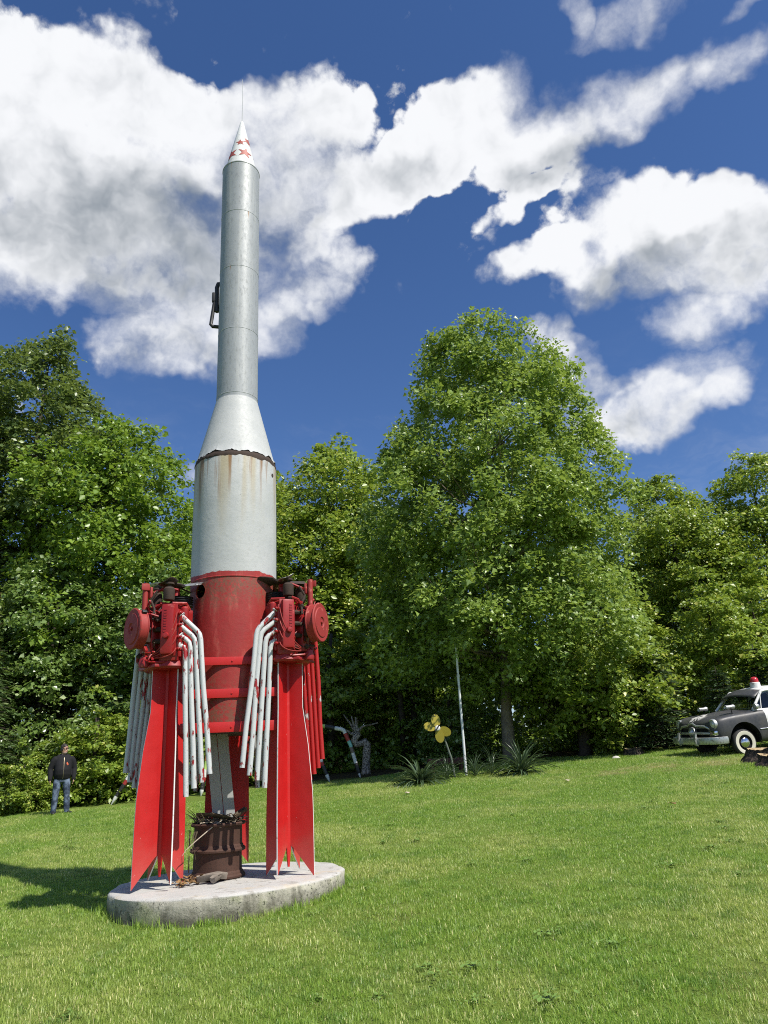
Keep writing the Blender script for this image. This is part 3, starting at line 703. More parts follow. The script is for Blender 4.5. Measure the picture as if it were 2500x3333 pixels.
def build_pods():
    CR = 0.72                                     # radius at which the fin core stands
    # --- fin: core post with four swallow-tailed vanes
    mb = MB(); h = 0.032
    mb.loft([[(CR + a * 0.4, b * 0.4, 0.09) for a, b in ((h, 0), (0, h), (-h, 0), (0, -h))], [(CR + a, b, 0.30) for a, b in ((h, 0), (0, h), (-h, 0), (0, -h))], [(CR + a, b, 2.10) for a, b in ((h, 0), (0, h), (-h, 0), (0, -h))]])
    fin = mb.build('fin', M_RED, rocket, 30)
    def vane(ang, wt, wb, zt, tip):
        out = [(0.02, 0.29), (0.055, 0.27), (wb, tip), (wb, 0.55), (wb - 0.005, 0.80), (wb * 0.55 + wt * 0.45, 1.25), (wt, 1.63), (wt, zt), (0.02, zt)]
        Mx = Matrix.Translation((CR, 0, 0)) @ Matrix.Rotation(R_(ang), 4, 'Z') @ Matrix(((1, 0, 0, 0), (0, 0, -1, 0), (0, 1, 0, 0), (0, 0, 0, 1)))
        m2 = MB().prism(out, 0.013, Mx, 0, 1)
        # stiffening fold half way across the plate, as a raised strip
        m2.build('vane', [M_FIN, M_WHITE], fin, 20)
    vane(0, 0.178, 0.282, 2.09, 0.003); vane(180, 0.175, 0.248, 2.09, 0.006)
    vane(90, 0.22, 0.25, 2.088, 0.04); vane(-90, 0.22, 0.25, 2.092, 0.04)
    # --- engine, stood on end: crank axis vertical, carburettor facing outwards
    mb = MB()
    prof = [(0.515, -0.11), (0.515, 0.11), (0.60, 0.15), (0.70, 0.24), (0.80, 0.20), (0.88, 0.09), (0.88, -0.09), (0.80, -0.20), (0.70, -0.24), (0.60, -0.15)]
    mb.loft([[(x, y, z) for x, y in prof] for z in (2.23, 2.78)])
    for s in (1, -1):                              # cylinder heads
        Mx = Matrix.Translation((0.775, s * 0.175, 2.515)) @ Matrix.Rotation(s * PI / 4, 4, 'Z')
        mb.box((0.03, 0, 0), (0.12, 0.19, 0.54), Mx, bev=0.012)
        for k in range(4):
            mb.box((0.03, s * 0.105, -0.20 + 0.125 * k), (0.055, 0.03, 0.06), Mx, bev=0.008)
            mb.lathe([(0.018, 0), (0.018, 0.05), (0.011, 0.055), (0.011, 0.08)], 8, Mx @ Matrix.Translation((0.075, s * 0.088, -0.16 + 0.125 * k)) @ Matrix.Rotation(s * PI / 4, 4, 'Z') @ Matrix.Rotation(PI / 2, 4, 'Y'))
    mb.box((0.915, 0, 2.52), (0.09, 0.17, 0.46), bev=0.02)                  # intake manifold
    for k in range(4):
        for s in (1, -1): mb.tube([(0.93, s * 0.06, 2.33 + k * 0.125), (0.92, s * 0.12, 2.33 + k * 0.125), (0.86, s * 0.16, 2.33 + k * 0.125)], 0.026, 8, mi=1)  # runners coloured dark to paint in the recess behind the air cleaner
    mb.box((0.99, 0, 2.53), (0.09, 0.13, 0.16), bev=0.012, mi=1)                  # carburettor, dark like the runners for painted recess shade
    mb.lathe([(0.20, 2.075), (0.27, 2.078), (0.285, 2.10), (0.27, 2.15), (0.20, 2.19)], 28, Matrix.Translation((0.735, 0, 0)) @ Matrix.Diagonal((0.8, 1.0, 1.0, 1.0)))   # bell housing
    mb.box((0.73, 0, 2.105), (0.46, 0.40, 0.03), bev=0.006)                 # mounting plate
    mb.box((0.56, 0, 2.80), (0.11, 0.20, 0.05), bev=0.01)
    mb.lathe([(0.10, 2.775), (0.10, 2.80), (0.062, 2.84), (0.04, 2.90), (0.036, 3.02)], 16, Matrix.Translation((0.665, 0, 0)))   # water pump nose
    rng = random.Random(12)
    for k in range(80):                            # linkages, bolts, brackets, lines; some dark, standing in for crevice shade
        z = rng.choice((rng.uniform(2.68, 2.86), rng.uniform(2.24, 2.40), rng.uniform(2.3, 2.8))); x = rng.uniform(0.80, 1.01); y = rng.uniform(-0.17, 0.17)
        if rng.random() < 0.5: mb.box((x, y, z), (rng.uniform(.02, .06), rng.uniform(.02, .05), rng.uniform(.015, .06)), mi=rng.choice((0, 0, 1)), rot=Matrix.Rotation(rng.uniform(0, 3), 3, Vector((rng.random(), rng.random(), rng.random()))), bev=0.004)
        else:
            p = Vector((x, y, z)); dd = Vector((rng.uniform(-.1, .1), rng.uniform(-.1, .1), rng.uniform(-.1, .1)))
            mb.tube([p - dd * 0.6, p + Vector((0.02, 0, 0.01)), p + dd * 0.6], rng.uniform(0.006, 0.014), 6, mi=rng.choice((0, 0, 1)))
    for s in (1, -1):
        mb.tube([(0.90, s * 0.03, 2.83), (0.86, s * 0.10, 2.86), (0.76, s * 0.16, 2.845), (0.66, s * 0.18, 2.82), (0.62, s * 0.2, 2.76)], 0.022, 8)   # hoses
        mb.tube([(0.60, s * 0.2, 2.80), (0.66, s * 0.23, 2.86), (0.80, s * 0.2, 2.855)], 0.018, 8)
        mb.lathe([(0.0, 0), (0.04, 0), (0.045, 0.02), (0.045, 0.11), (0.03, 0.13), (0.0, 0.13)], 14, Matrix.Translation((0.66, s * 0.21, 2.70)))
        mb.tube([(1.0, s * 0.02, 2.28), (0.98, s * 0.12, 2.24), (0.9, s * 0.2, 2.23), (0.8, s * 0.24, 2.24)], 0.012, 6)
    mb.lathe([(0.0, 0), (0.06, 0.0), (0.065, 0.03), (0.05, 0.10), (0.02, 0.12)], 14, Matrix.Translation((0.98, 0.0, 2.20)))    # distributor
    mb.V = [(x, y, z - (0.095 if 2.2 < z < 2.9 else 0.02)) if z > 2.2 else (x, y, z) for x, y, z in mb.V]
    for s in (1, -1):                              # generator, coil and brackets on the timing end
        mb.lathe([(0.0, 0.0), (0.055, 0.0), (0.06, 0.015), (0.06, 0.12), (0.045, 0.14), (0.02, 0.145), (0.02, 0.17), (0.05, 0.172), (0.05, 0.19), (0.0, 0.19)], 14, Matrix.Translation((0.82, s * 0.155, 2.80)), mi=1)
        mb.tube([(0.93, s * 0.11, 2.90), (0.98, s * 0.07, 2.80), (0.95, s * 0.10, 2.70), (0.98, s * 0.14, 2.58)], 0.013, 6, mi=1)  # dark line in the recess, its colour standing in for shade
        mb.tube([(0.70, s * 0.12, 2.93), (0.80, s * 0.05, 2.96), (0.92, s * 0.02, 2.90)], 0.016, 6)
        for k in range(6): mb.lathe([(0.0, 0.016), (0.009, 0.014), (0.010, 0.0)], 6, Matrix.Translation((0.862 + 0.004 * k, s * 0.115, 2.34 + 0.085 * k)) @ Matrix.Rotation(PI / 2, 4, 'Y'), cap=False)
    eng = mb.build('engine', [M_ENG, M_RUST_SHADE], rocket, 30)
    for s in (1, -1):                              # rocker covers with a raised rib of casting
        Mx = Matrix.Translation((0.775, s * 0.175, 2.470)) @ Matrix.Rotation(s * PI / 4, 4, 'Z')
        m2 = MB(); m2.box((0.125, 0, 0), (0.085, 0.135, 0.525), Mx, bev=0.028); m2.box((0.092, 0, 0), (0.012, 0.165, 0.545), Mx, bev=0.004)
        m2.lathe([(0.0, 0.045), (0.026, 0.042), (0.034, 0.02), (0.03, 0.0)], 14, Mx @ Matrix.Translation((0.166, s * 0.0, -0.075)) @ Matrix.Rotation(PI / 2, 4, 'Y'), cap=False)
        for k in range(9): m2.box((0.169, -s * 0.02, 0.20 - 0.028 * k), (0.006, 0.030, 0.014 + 0.004 * (k % 3)), Mx)
        m2.build('rocker_cover', M_ENG, eng, 40)
    m2 = MB(); Mx = Matrix.Translation((1.035, 0, 2.495)) @ Matrix.Rotation(PI / 2, 4, 'Y')
    m2.lathe([(0.06, -0.02), (0.15, 0.0), (0.205, 0.004), (0.205, 0.012), (0.200, 0.018), (0.200, 0.082), (0.214, 0.088), (0.216, 0.097), (0.205, 0.106), (0.165, 0.103), (0.158, 0.112), (0.06, 0.118), (0.05, 0.108), (0.018, 0.106), (0.016, 0.125), (0.0, 0.127)], 56, Mx, cap=False)
    m2.box((1.139, 0.0, 2.495), (0.012, 0.012, 0.05), bev=0.003)
    ac = m2.build('air_cleaner', M_FADE, eng, 30); ac['label'] = 'round faded red air cleaner'
    m2 = MB().box((1.075, 0.13, 2.645), (0.05, 0.06, 0.04), rot=Matrix.Rotation(R_(40), 3, 'X'), bev=0.006); m2.build('snorkel', M_BLACK, ac)
    m2 = MB(); m2.tube([(1.015, 0.0, 2.60), (1.015, 0.0, 2.99)], 0.030, 10); m2.box((0.97, 0.012, 2.89), (0.03, 0.09, 0.12), bev=0.012); m2.box((1.03, 0.03, 2.945), (0.09, 0.02, 0.07), bev=0.008)
    m2.build('post', M_FADE, eng, 40)
    m2 = MB()
    for z in (2.79, 2.815, 2.84, 2.865): m2.lathe([(0.02, z - 0.013), (0.128, z - 0.013), (0.114, z - 0.002), (0.114, z + 0.002), (0.128, z + 0.012), (0.02, z + 0.012)], 28, Matrix.Translation((0.60, 0.0, 0)), cap=False)
    m2.build('pulley', M_BLACK, eng, 40)
    m2 = MB(); hub = Vector((0.665, 0, 3.005))
    m2.lathe([(0.0, -0.03), (0.05, -0.03), (0.09, -0.012), (0.10, 0.0), (0.06, 0.02), (0.0, 0.022)], 20, Matrix.Translation(hub), cap=False)
    fan = m2.build('fan', M_RUST_SHADE, eng, 40)
    for k in range(4):
        a = R_(38 + 90 * k); m3 = MB()
        V, F = [], []
        for i, (r, w) in enumerate(((0.06, 0.035), (0.11, 0.075), (0.20, 0.085), (0.26, 0.083), (0.285, 0.065))):
            for j, t in enumerate((-1, -0.33, 0.33, 1)):
                V.append((r, t * w, t * w * 0.42 - 0.012 * (1 - t * t) - (0.0)))
        for i in range(4):
            for j in range(3): F.append((i * 4 + j, i * 4 + j + 1, i * 4 + j + 5, i * 4 + j + 4))
        Mx = Matrix.Translation(hub) @ Matrix.Rotation(a, 4, 'Z')
        m3.add(V, F, Mx); o = m3.build('blade', M_STEEL if k % 2 else M_RUST_SHADE, fan, 60)
        md = o.modifiers.new('t', 'SOLIDIFY'); md.thickness = 0.004
    # exhaust stubs: four long pipes each side
    dsp = [0.205, 0.153, 0.100, 0.047]; zp = [2.640, 2.530, 2.420, 2.310]; zb = [2.415, 2.375, 2.335, 2.290]; ze = [1.03, 0.955, 0.905, 0.83]; sp = [0.135, 0.112, 0.088, 0.062]
    def pipe(a, b, e, parent, mat, jit):
        b = b + jit; ba = b + (a - b).normalized() * 0.05; be = b + (e - b).normalized() * 0.06; bm_ = b * 0.5 + (ba + be) * 0.25
        m2 = MB(); wb = jit * 1.2
        m2.tube([a, ba, bm_, be, be.lerp(e, 0.35) + wb, be.lerp(e, 0.7) - wb * 0.5, e], 0.0262, 14, cap=False)
        m2.tube([e + (be - e).normalized() * 0.12, e + (be - e).normalized() * 0.0005], 0.0225, 14, mi=1, cap=False)
        t = (e - be).normalized(); uu = t.orthogonal().normalized(); ww = t.cross(uu)
        m2.loft([[e + (uu * math.cos(q) + ww * math.sin(q)) * r for q in np.linspace(0, 2 * PI, 15)[:-1]] for r in (0.0262, 0.0225)], cap=False)
        m2.lathe([(0.027, -0.012), (0.044, -0.012), (0.044, 0.0), (0.027, 0.004)], 12, Matrix.Translation(a + (ba - a).normalized() * 0.035) @ (ba - a).to_track_quat('Z', 'Y').to_matrix().to_4x4(), cap=False)
        return m2.build('exhaust_pipe', [mat, M_RUST_SHADE], parent, 40)
    prng = random.Random(21)
    def front_set(eng, s, mat):
        d = Vector((-0.707, s * 0.707, 0)); p0 = Vector((0.715, s * 0.27, 0))
        for k in range(4):
            pipe(p0 - d * 0.03 + Vector((0, 0, zp[k])), p0 + d * dsp[k] + Vector((0, 0, zb[k])), p0 + d * (dsp[k] + sp[k]) + Vector((0, 0, ze[k])), eng, mat, Vector((prng.gauss(0, .004), prng.gauss(0, .004), prng.gauss(0, .006))))
    def back_set(eng, s, mat):
        for k in range(4):
            pipe(Vector((0.70, s * 0.25, zp[k])), Vector((0.74 + 0.042 * k, s * (0.37 + 0.02 * k), zb[3 - k])), Vector((0.795 + 0.042 * k, s * (0.40 + 0.02 * k), (0.87, 0.93, 0.99, 1.08)[k])), eng, mat, Vector((prng.gauss(0, .004), prng.gauss(0, .004), 0)))
    for s in (1, -1):                              # plug leads looping down to the distributor
        for k in range(4):
            st = Vector((0.80, s * 0.325, 2.27 + 0.125 * k)); en = Vector((0.99, s * 0.05, 2.20))
            mid1 = st + Vector((0.05, s * 0.05, -0.10 - 0.03 * k)); mid2 = Vector((0.93, s * (0.22 + 0.02 * k), 2.16 + 0.02 * k))
            pts = []
            for t in np.linspace(0, 1, 11):
                pts.append(st * (1 - t) ** 3 + mid1 * 3 * t * (1 - t) ** 2 + mid2 * 3 * t * t * (1 - t) + en * t ** 3)
            MB().tube(pts, 0.0055, 6).build('plug_lead', M_FADE, eng)
    engs = [eng]; fins = [fin]
    for k in range(1, 3): engs.append(copy_tree(eng, rocket)); fins.append(copy_tree(fin, rocket))
    for k, dg in enumerate((VIEW + 60, VIEW - 60, VIEW + 180)):
        sh = pol(-0.035, VIEW + 90); engs[k].rotation_euler = (0, 0, R_(dg)); fins[k].rotation_euler = (0, 0, R_(dg))
        engs[k].location = sh * 1.2 + Vector((0, 0, (0.02, -0.022, 0.0)[k])); fins[k].location = sh
    for nm, e in zip(('right', 'left', 'rear'), engs): e['label'] = 'red engine standing on end, on the %s fin' % {'right': 'car-side', 'left': 'person-side', 'rear': 'rear'}[nm]
    # near banks hang white in front of the fins; the far bank of the car-side engine is red
    front_set(engs[0], -1, M_PIPE_W); back_set(engs[0], 1, M_PIPE_R)
    front_set(engs[1], 1, M_PIPE_W); back_set(engs[1], -1, M_PIPE_W)
    front_set(engs[2], 1, M_PIPE_W); front_set(engs[2], -1, M_PIPE_W)
build_pods()
# ------------------------------------------------------------------ trees
def leaf_mat(name, dark, light, pale=(0.30, 0.37, 0.17), pale_amt=0.05, rough=0.4, trans=0.26, spec=0.4):
    m, g, b = newmat(name); geo = g.n('ShaderNodeNewGeometry'); oi = g.n('ShaderNodeObjectInfo')
    rnd = geo.outputs['Random Per Island']
    n = g.noise(geo.outputs['Position'], 0.8, 3.0, 0.6)
    f = g.m('ADD', g.m('MULTIPLY', rnd, 0.6), g.m('MULTIPLY', g.m('SUBTRACT', n, 0.28), 0.9), clamp=True)
    cc = g.mix(f, dark, light)
    cc = g.mix(g.m('MULTIPLY', oi.outputs['Random'], 0.25), cc, tuple(c * 0.7 for c in dark))
    r2 = g.m('FRACT', g.m('MULTIPLY', rnd, 37.7))
    cc = g.mix(g.m('MULTIPLY', g.m('LESS_THAN', r2, pale_amt), 0.65), cc, pale)  # share of leaves painted pale in place of bright glints
    g.L(cc, b.inputs['Base Color']); b.inputs['Roughness'].default_value = rough; b.inputs['Specular IOR Level'].default_value = spec
    tr = g.n('ShaderNodeBsdfTranslucent'); ms = g.n('ShaderNodeAddShader')
    g.L(g.v('SCALE', g.mix(0.5, cc, (light[0] * 1.25, light[1] * 1.2, light[2] * 0.7)), trans * 2.0), tr.inputs[0])
    g.L(b.outputs[0], ms.inputs[0]); g.L(tr.outputs[0], ms.inputs[1]); g.L(ms.outputs[0], m.node_tree.nodes['Material Output'].inputs[0])
    return m
L_MAPLE = leaf_mat('leaf_maple', (0.058, 0.108, 0.012), (0.260, 0.345, 0.080), pale_amt=0.04)
L_OAK = leaf_mat('leaf_olive', (0.040, 0.070, 0.014), (0.130, 0.175, 0.045), pale_amt=0.03)
L_BRIGHT = leaf_mat('leaf_bright', (0.048, 0.100, 0.011), (0.190, 0.275, 0.038), pale_amt=0.02)
L_PALE = leaf_mat('leaf_glint_blossom', (0.055, 0.100, 0.018), (0.150, 0.220, 0.055), pale=(0.34, 0.40, 0.22), pale_amt=0.12, rough=0.3)  # pale leaves paint in sky reflections; blossom on one bush
L_YEL = leaf_mat('leaf_yellow_green', (0.066, 0.115, 0.013), (0.230, 0.300, 0.046), pale=(0.42, 0.40, 0.10), pale_amt=0.08)
L_CONIF = leaf_mat('needle_green', (0.032, 0.070, 0.019), (0.108, 0.162, 0.047), pale_amt=0.02, trans=0.15, rough=0.55)
L_SPRUCE = leaf_mat('needle_spruce', (0.023, 0.052, 0.018), (0.065, 0.111, 0.039), pale_amt=0.02, trans=0.1, rough=0.55)
L_BROWN = leaf_mat('needle_brownish', (0.072, 0.070, 0.034), (0.174, 0.156, 0.078), pale_amt=0.04, trans=0.15, rough=0.6)
L_DARK = leaf_mat('leaf_far_wood', (0.040, 0.070, 0.012), (0.120, 0.165, 0.030), pale_amt=0.02)
L_YUCCA = leaf_mat('leaf_yucca', (0.035, 0.065, 0.030), (0.10, 0.145, 0.075), pale_amt=0.0, rough=0.35, trans=0.1)
M_BARK = plain('bark_grey', (0.21, 0.175, 0.14), 0.9, var=0.45, scale=9, bmp=0.9, spec=0.2)
M_BARKDK = plain('bark_dark', (0.055, 0.045, 0.035), 0.9, var=0.45, scale=9, bmp=0.9, spec=0.2)

def unit(v): return v / np.maximum(np.linalg.norm(v, axis=-1, keepdims=True), 1e-6)
def leaf_geo(P, D, N, S, kind='rhomb', fold=0.25):
    """P base points, D leaf axes, N normals (orthogonalised), S sizes -> V,F"""
    n = len(P); D = unit(D); N = unit(N - D * np.sum(N * D, -1, keepdims=True)); X = np.cross(D, N); s = S[:, None]
    if kind == 'maple':
        pr = [(0, 0, 0), (0.52, 0.28, fold), (0.24, 0.55, fold * 0.5), (0, 1.0, -0.08), (-0.24, 0.55, fold * 0.5), (-0.52, 0.28, fold)]
        V = np.stack([P + X * s * a + D * s * b + N * s * c * 0.6 for a, b, c in pr], 1)
        k = np.arange(n)[:, None] * 6; F = np.concatenate([k + np.array(t) for t in ((0, 1, 2), (0, 2, 3), (0, 3, 4), (0, 4, 5))])
    elif kind == 'blade':
        pr = [(-0.5, 0, 0), (0.5, 0, 0), (0.5, 0.6, 0.0), (0, 1.0, 0), (-0.5, 0.6, 0.0)]
        V = np.stack([P + X * s * a * 0.16 + D * s * b for a, b, c in pr], 1)
        k = np.arange(n)[:, None] * 5; F = np.concatenate([k + np.array(t) for t in ((0, 1, 2), (0, 2, 4), (4, 2, 3))])
    else:
        pr = [(0, 0, 0), (0.40, 0.45, fold), (0, 1.0, 0), (-0.40, 0.45, fold)]
        V = np.stack([P + X * s * a + D * s * b + N * s * c * 0.6 for a, b, c in pr], 1)
        k = np.arange(n)[:, None] * 4; F = np.concatenate([k + np.array(t) for t in ((0, 1, 2), (0, 2, 3))])
    return V.reshape(-1, 3), F
def crown_profile(pts):
    z = np.array([p[0] for p in pts]); r = np.array([p[1] for p in pts]); return lambda q: np.interp(q, z, r)
def broadleaf(name, seed, prof, n_clump, per, size, mat, bark, trunk_h, trunk_r, kind='rhomb', rc=(0.45, 0.85), holes=0.22, wob=0.28, lean=(0, 0), flat=0.55, limbs=26, shell=0.42, droop=0.25, stems=1):
    """prof [(z, radius)...]; returns trunk mesh, crown mesh in tree-local coordinates"""
    rng = np.random.default_rng(seed); pr = crown_profile(prof); z0, z1 = prof[0][0], prof[-1][0]
    zz = np.linspace(z0, z1, 200); w = pr(zz) + 0.15; cdf = np.cumsum(w ** 1.15); cdf /= cdf[-1]
    C = []
    while len(C) < n_clump:
        z = np.interp(rng.random(), cdf, zz); a = rng.uniform(0, 2 * PI)
        q = (math.cos(a) * 1.3, math.sin(a) * 1.3, z * 0.33 + seed * 3.1)
        e = 1 + wob * 1.6 * mnoise.fractal(q, 1.0, 2.0, 3)
        r = pr(z) * e * rng.random() ** shell
        p = (r * math.cos(a), r * math.sin(a), z + rng.normal(0, 0.2))
        h = mnoise.noise((p[0] * 0.55 + seed, p[1] * 0.55, p[2] * 0.55))
        if h < -0.5 + holes and rng.random() < 0.85: continue
        C.append(p + (rng.uniform(*rc) * (0.6 + 0.4 * min(1, pr(z) / 2.0)), a))
    C = np.array(C); C[:, 0] += lean[0] * C[:, 2] / z1; C[:, 1] += lean[1] * C[:, 2] / z1
    idx = np.repeat(np.arange(len(C)), per); n = len(idx); c = C[idx]
    off = unit(rng.normal(size=(n, 3))) * (rng.random(n) ** 0.55)[:, None] * c[:, 3:4]; off[:, 2] *= flat
    out = np.stack([np.cos(c[:, 4]), np.sin(c[:, 4]), np.zeros(n)], -1)
    off[:, 2] -= droop * np.abs(np.sum(off * out, -1)) * (np.sum(off * out, -1) > 0)
    P = c[:, :3] + off
    N = unit(np.array([0, 0, 1.0]) + rng.normal(0, 0.55, (n, 3)) + out * 0.35)
    D = unit(rng.normal(0, 1, (n, 3)) * np.array([1, 1, 0.5]) + out * 0.5 + np.array([0, 0, -0.35]))
    V, F = leaf_geo(P, D, N, size * rng.choice((0.55, 0.8, 1.0, 1.35), n) * rng.uniform(0.8, 1.2, n), kind)
    crown = npmesh(name + '_crown', V, F, mat)
    mb = MB()
    top = z0 + (z1 - z0) * 0.82
    for st in range(stems):
        a0 = 2 * PI * st / max(stems, 1) + seed; sp = 0.0 if stems == 1 else 0.12 * trunk_h
        path, rad = [], []
        for t in np.linspace(0, 1, 9):
            z = -0.2 + t * (top + 0.2)
            path.append((lean[0] * t + 0.12 * mnoise.noise((t * 3, seed, 0)) * top * 0.2 + sp * math.cos(a0) * t * 2, lean[1] * t + 0.12 * mnoise.noise((t * 3, seed, 9)) * top * 0.2 + sp * math.sin(a0) * t * 2, z))
            rad.append(trunk_r * (1.35 if t == 0 else 1.0) * (1 - 0.9 * t) ** 0.8 + 0.012)
        mb.tube(path, rad, 10)
    for k in range(limbs):
        p = C[rng.integers(len(C))]; zb = max(trunk_h * 0.8, min(p[2] - 0.35 * math.hypot(p[0], p[1]) - 0.3, top)); t = (zb + 0.2) / (top + 0.2)
        b = Vector((lean[0] * t, lean[1] * t, zb)); e = Vector(p[:3]); mdl = b.lerp(e, 0.5) + Vector((0, 0, -0.12 * (e - b).length + 0.1)) + Vector(rng.normal(0, 0.12, 3))
        r0 = trunk_r * 0.42 * (1 - 0.7 * min(t, 1))
        mb.tube([b, b.lerp(mdl, 0.5) + Vector((0, 0, 0.02)), mdl, mdl.lerp(e, 0.55), e], [r0, r0 * 0.8, r0 * 0.6, r0 * 0.38, 0.008], 6)
    tm = npmesh(name + '_trunk', np.array(mb.V), mb.F, bark, smooth=True)
    return tm, crown
def conifer(name, seed, H, R, mat, bark, tiers=26, per=9, size=0.13, droop=0.35, n_needle=46):
    rng = np.random.default_rng(seed); mb = MB(); mb.tube([(0, 0, -0.2), (0.02, 0, H * 0.5), (0, 0, H)], [0.035 * R + 0.03, 0.022 * R + 0.015, 0.006], 8)
    P, D, N = [], [], []
    for t in range(tiers):
        z = H * (0.04 + 0.94 * t / tiers); r = R * (1 - (z / H)) ** 0.8 * rng.uniform(0.8, 1.1) + 0.08
        for k in range(per):
            a = rng.uniform(0, 2 * PI); L = r * rng.uniform(0.75, 1.1); d = np.array([math.cos(a), math.sin(a), 0.25 - droop * rng.uniform(0.5, 1.2)])
            e = np.array([0, 0, z]) + d * L; mb.tube([(0, 0, z), tuple(e)], [0.012, 0.004], 4)
            m = int(n_needle * (0.3 + L / max(R, 0.1))); s = rng.random(m) ** 0.7
            q = np.array([0, 0, z]) + d * L * s[:, None]; q[:, 2] += -droop * 0.25 * L * s * s
            side = np.stack([-np.sin(a) * np.ones(m), np.cos(a) * np.ones(m), np.zeros(m)], -1) * rng.choice((-1, 1), m)[:, None]
            wdt = 0.30 * L * (1.05 - s) + 0.03
            q += side * (rng.random(m) * wdt)[:, None]
            P.append(q); D.append(side * 0.8 + d * 0.9 + np.stack([np.zeros(m), np.zeros(m), rng.normal(-0.18, 0.25, m)], -1)); N.append(np.tile([0, 0, 1.0], (m, 1)) + rng.normal(0, 0.35, (m, 3)))
    P, D, N = np.concatenate(P), np.concatenate(D), np.concatenate(N)
    V, F = leaf_geo(P, D, N, size * rng.uniform(0.7, 1.3, len(P)), 'rhomb', 0.1)
    V = V.reshape(-1, 4, 3); mid = V[:, :1] * 0.5 + V[:, 2:3] * 0.5; V = np.where(np.arange(4)[None, :, None] % 2 == 1, mid + (V - mid) * 0.55, V).reshape(-1, 3)
    return npmesh(name + '_trunk', np.array(mb.V), mb.F, bark, smooth=True), npmesh(name + '_crown', V, F, mat)

PROTO = {}
def make_protos():
    PROTO['maple'] = broadleaf('maple', 11, [(2.5, 1.6), (3.1, 4.0), (4.4, 5.1), (6.5, 5.4), (8.5, 5.2), (10.6, 4.7), (13.0, 4.15), (14.8, 3.5), (16.1, 2.6), (16.9, 1.5), (17.25, 0.4)], 860, 160, 0.148, L_MAPLE, M_BARK, 3.0, 0.20, 'maple', (0.45, 0.85), holes=0.05, wob=0.15, limbs=46, shell=0.42, lean=(0.6, 0.0), flat=0.8, droop=0.5)
    PROTO['oak'] = broadleaf('oak', 23, [(4.0, 1.5), (6, 3.6), (9, 4.6), (13, 4.4), (16, 3.7), (18.5, 2.6), (20.5, 1.4), (21.6, 0.3)], 900, 72, 0.19, L_OAK, M_BARKDK, 5.0, 0.30, 'rhomb', (0.5, 0.95), holes=0.26, wob=0.42, limbs=40)
    PROTO['maple2'] = broadleaf('maple2', 37, [(2.0, 1.5), (3.5, 3.4), (6, 4.3), (9, 4.2), (12, 3.2), (14, 1.9), (15.4, 0.3)], 760, 72, 0.18, L_BRIGHT, M_BARKDK, 3.0, 0.22, 'rhomb', (0.5, 0.9), holes=0.22, wob=0.36, limbs=36)
    PROTO['maple3'] = broadleaf('maple3', 41, [(3.0, 1.2), (5, 3.4), (8, 4.0), (11, 3.4), (13.5, 2.2), (15.0, 0.4)], 700, 72, 0.18, L_YEL, M_BARKDK, 4.0, 0.20, 'rhomb', (0.5, 0.9), holes=0.25, wob=0.40, limbs=40)
    PROTO['dogwood'] = broadleaf('dogwood', 51, [(0.7, 1.6), (1.8, 3.0), (4.0, 3.3), (6.0, 2.5), (7.5, 1.2), (8.2, 0.2)], 420, 56, 0.155, L_PALE, M_BARKDK, 1.0, 0.10, 'rhomb', (0.4, 0.7), holes=0.20, wob=0.4, limbs=26, flat=0.4, stems=3)
    PROTO['sapling'] = broadleaf('sapling', 61, [(0.6, 0.6), (1.6, 1.9), (3.2, 2.2), (4.8, 1.5), (6.0, 0.3)], 260, 60, 0.14, L_YEL, M_BARKDK, 1.0, 0.06, 'rhomb', (0.35, 0.6), holes=0.22, wob=0.45, limbs=20, flat=0.32)
    PROTO['shrub'] = broadleaf('shrub', 71, [(0.05, 1.0), (0.7, 1.45), (1.6, 1.3), (2.4, 0.7), (2.9, 0.15)], 190, 52, 0.115, L_YEL, M_BARKDK, 0.2, 0.03, 'rhomb', (0.25, 0.45), holes=0.16, wob=0.45, limbs=26, stems=5)
    PROTO['apple'] = broadleaf('apple', 81, [(0.7, 1.2), (1.2, 2.3), (2.2, 2.4), (3.0, 1.6), (3.6, 0.3)], 260, 60, 0.13, L_YEL, M_BARKDK, 0.9, 0.16, 'rhomb', (0.3, 0.55), holes=0.2, wob=0.4, limbs=30, lean=(0.3, 0), stems=2)
    PROTO['hemlock'] = conifer('hemlock', 91, 5.2, 2.3, L_CONIF, M_BARKDK, 30, 10, 0.17, 0.5, 46)
    PROTO['cedar'] = conifer('cedar', 93, 9.0, 1.7, L_BROWN, M_BARKDK, 40, 9, 0.19, 0.15, 40)
    PROTO['spruce'] = conifer('spruce', 95, 3.0, 1.3, L_SPRUCE, M_BARKDK, 24, 9, 0.11, 0.3, 40)
make_protos()
def plant(kind, name, x, y, s, rz, label, cat='tree', group=None, crown='crown', stem='trunk', sz=None):
    tm, cm = PROTO[kind]; e = empty(name, (x, y, gz(x, y)), R_(rz), label=label, cat=cat, group=group)
    e.scale = (s, s, sz or s)
    link(stem, tm, e); link(crown, cm, e)
    return e
G = 'trees at the edge of the woods'
plant('maple', 'maple_tree', 3.40, 23.3, 0.86, 0, 'large conical maple in full leaf standing alone behind the yucca bed', sz=0.865)
plant('oak', 'oak_tree', -16.2, 31.5, 1.02, 0, 'tallest olive green tree, its ragged top above the standing person', group=G)
plant('oak', 'oak_tree', -21.0, 31.0, 0.98, 120, 'tall olive green tree cut by the left edge of the photo', group=G)
plant('maple2', 'maple_tree', -11.6, 29.5, 1.04, 40, 'bright green maple between the tall olive tree and the rocket', group=G)
plant('maple2', 'maple_tree', -9.2, 37.0, 0.98, 200, 'green tree whose crown shows just behind the rocket drum, on the person side', group=G)
plant('maple3', 'ash_tree', -2.6, 34.0, 1.05, 10, 'yellow green loose tree just to the car side of the rocket drum', group=G)
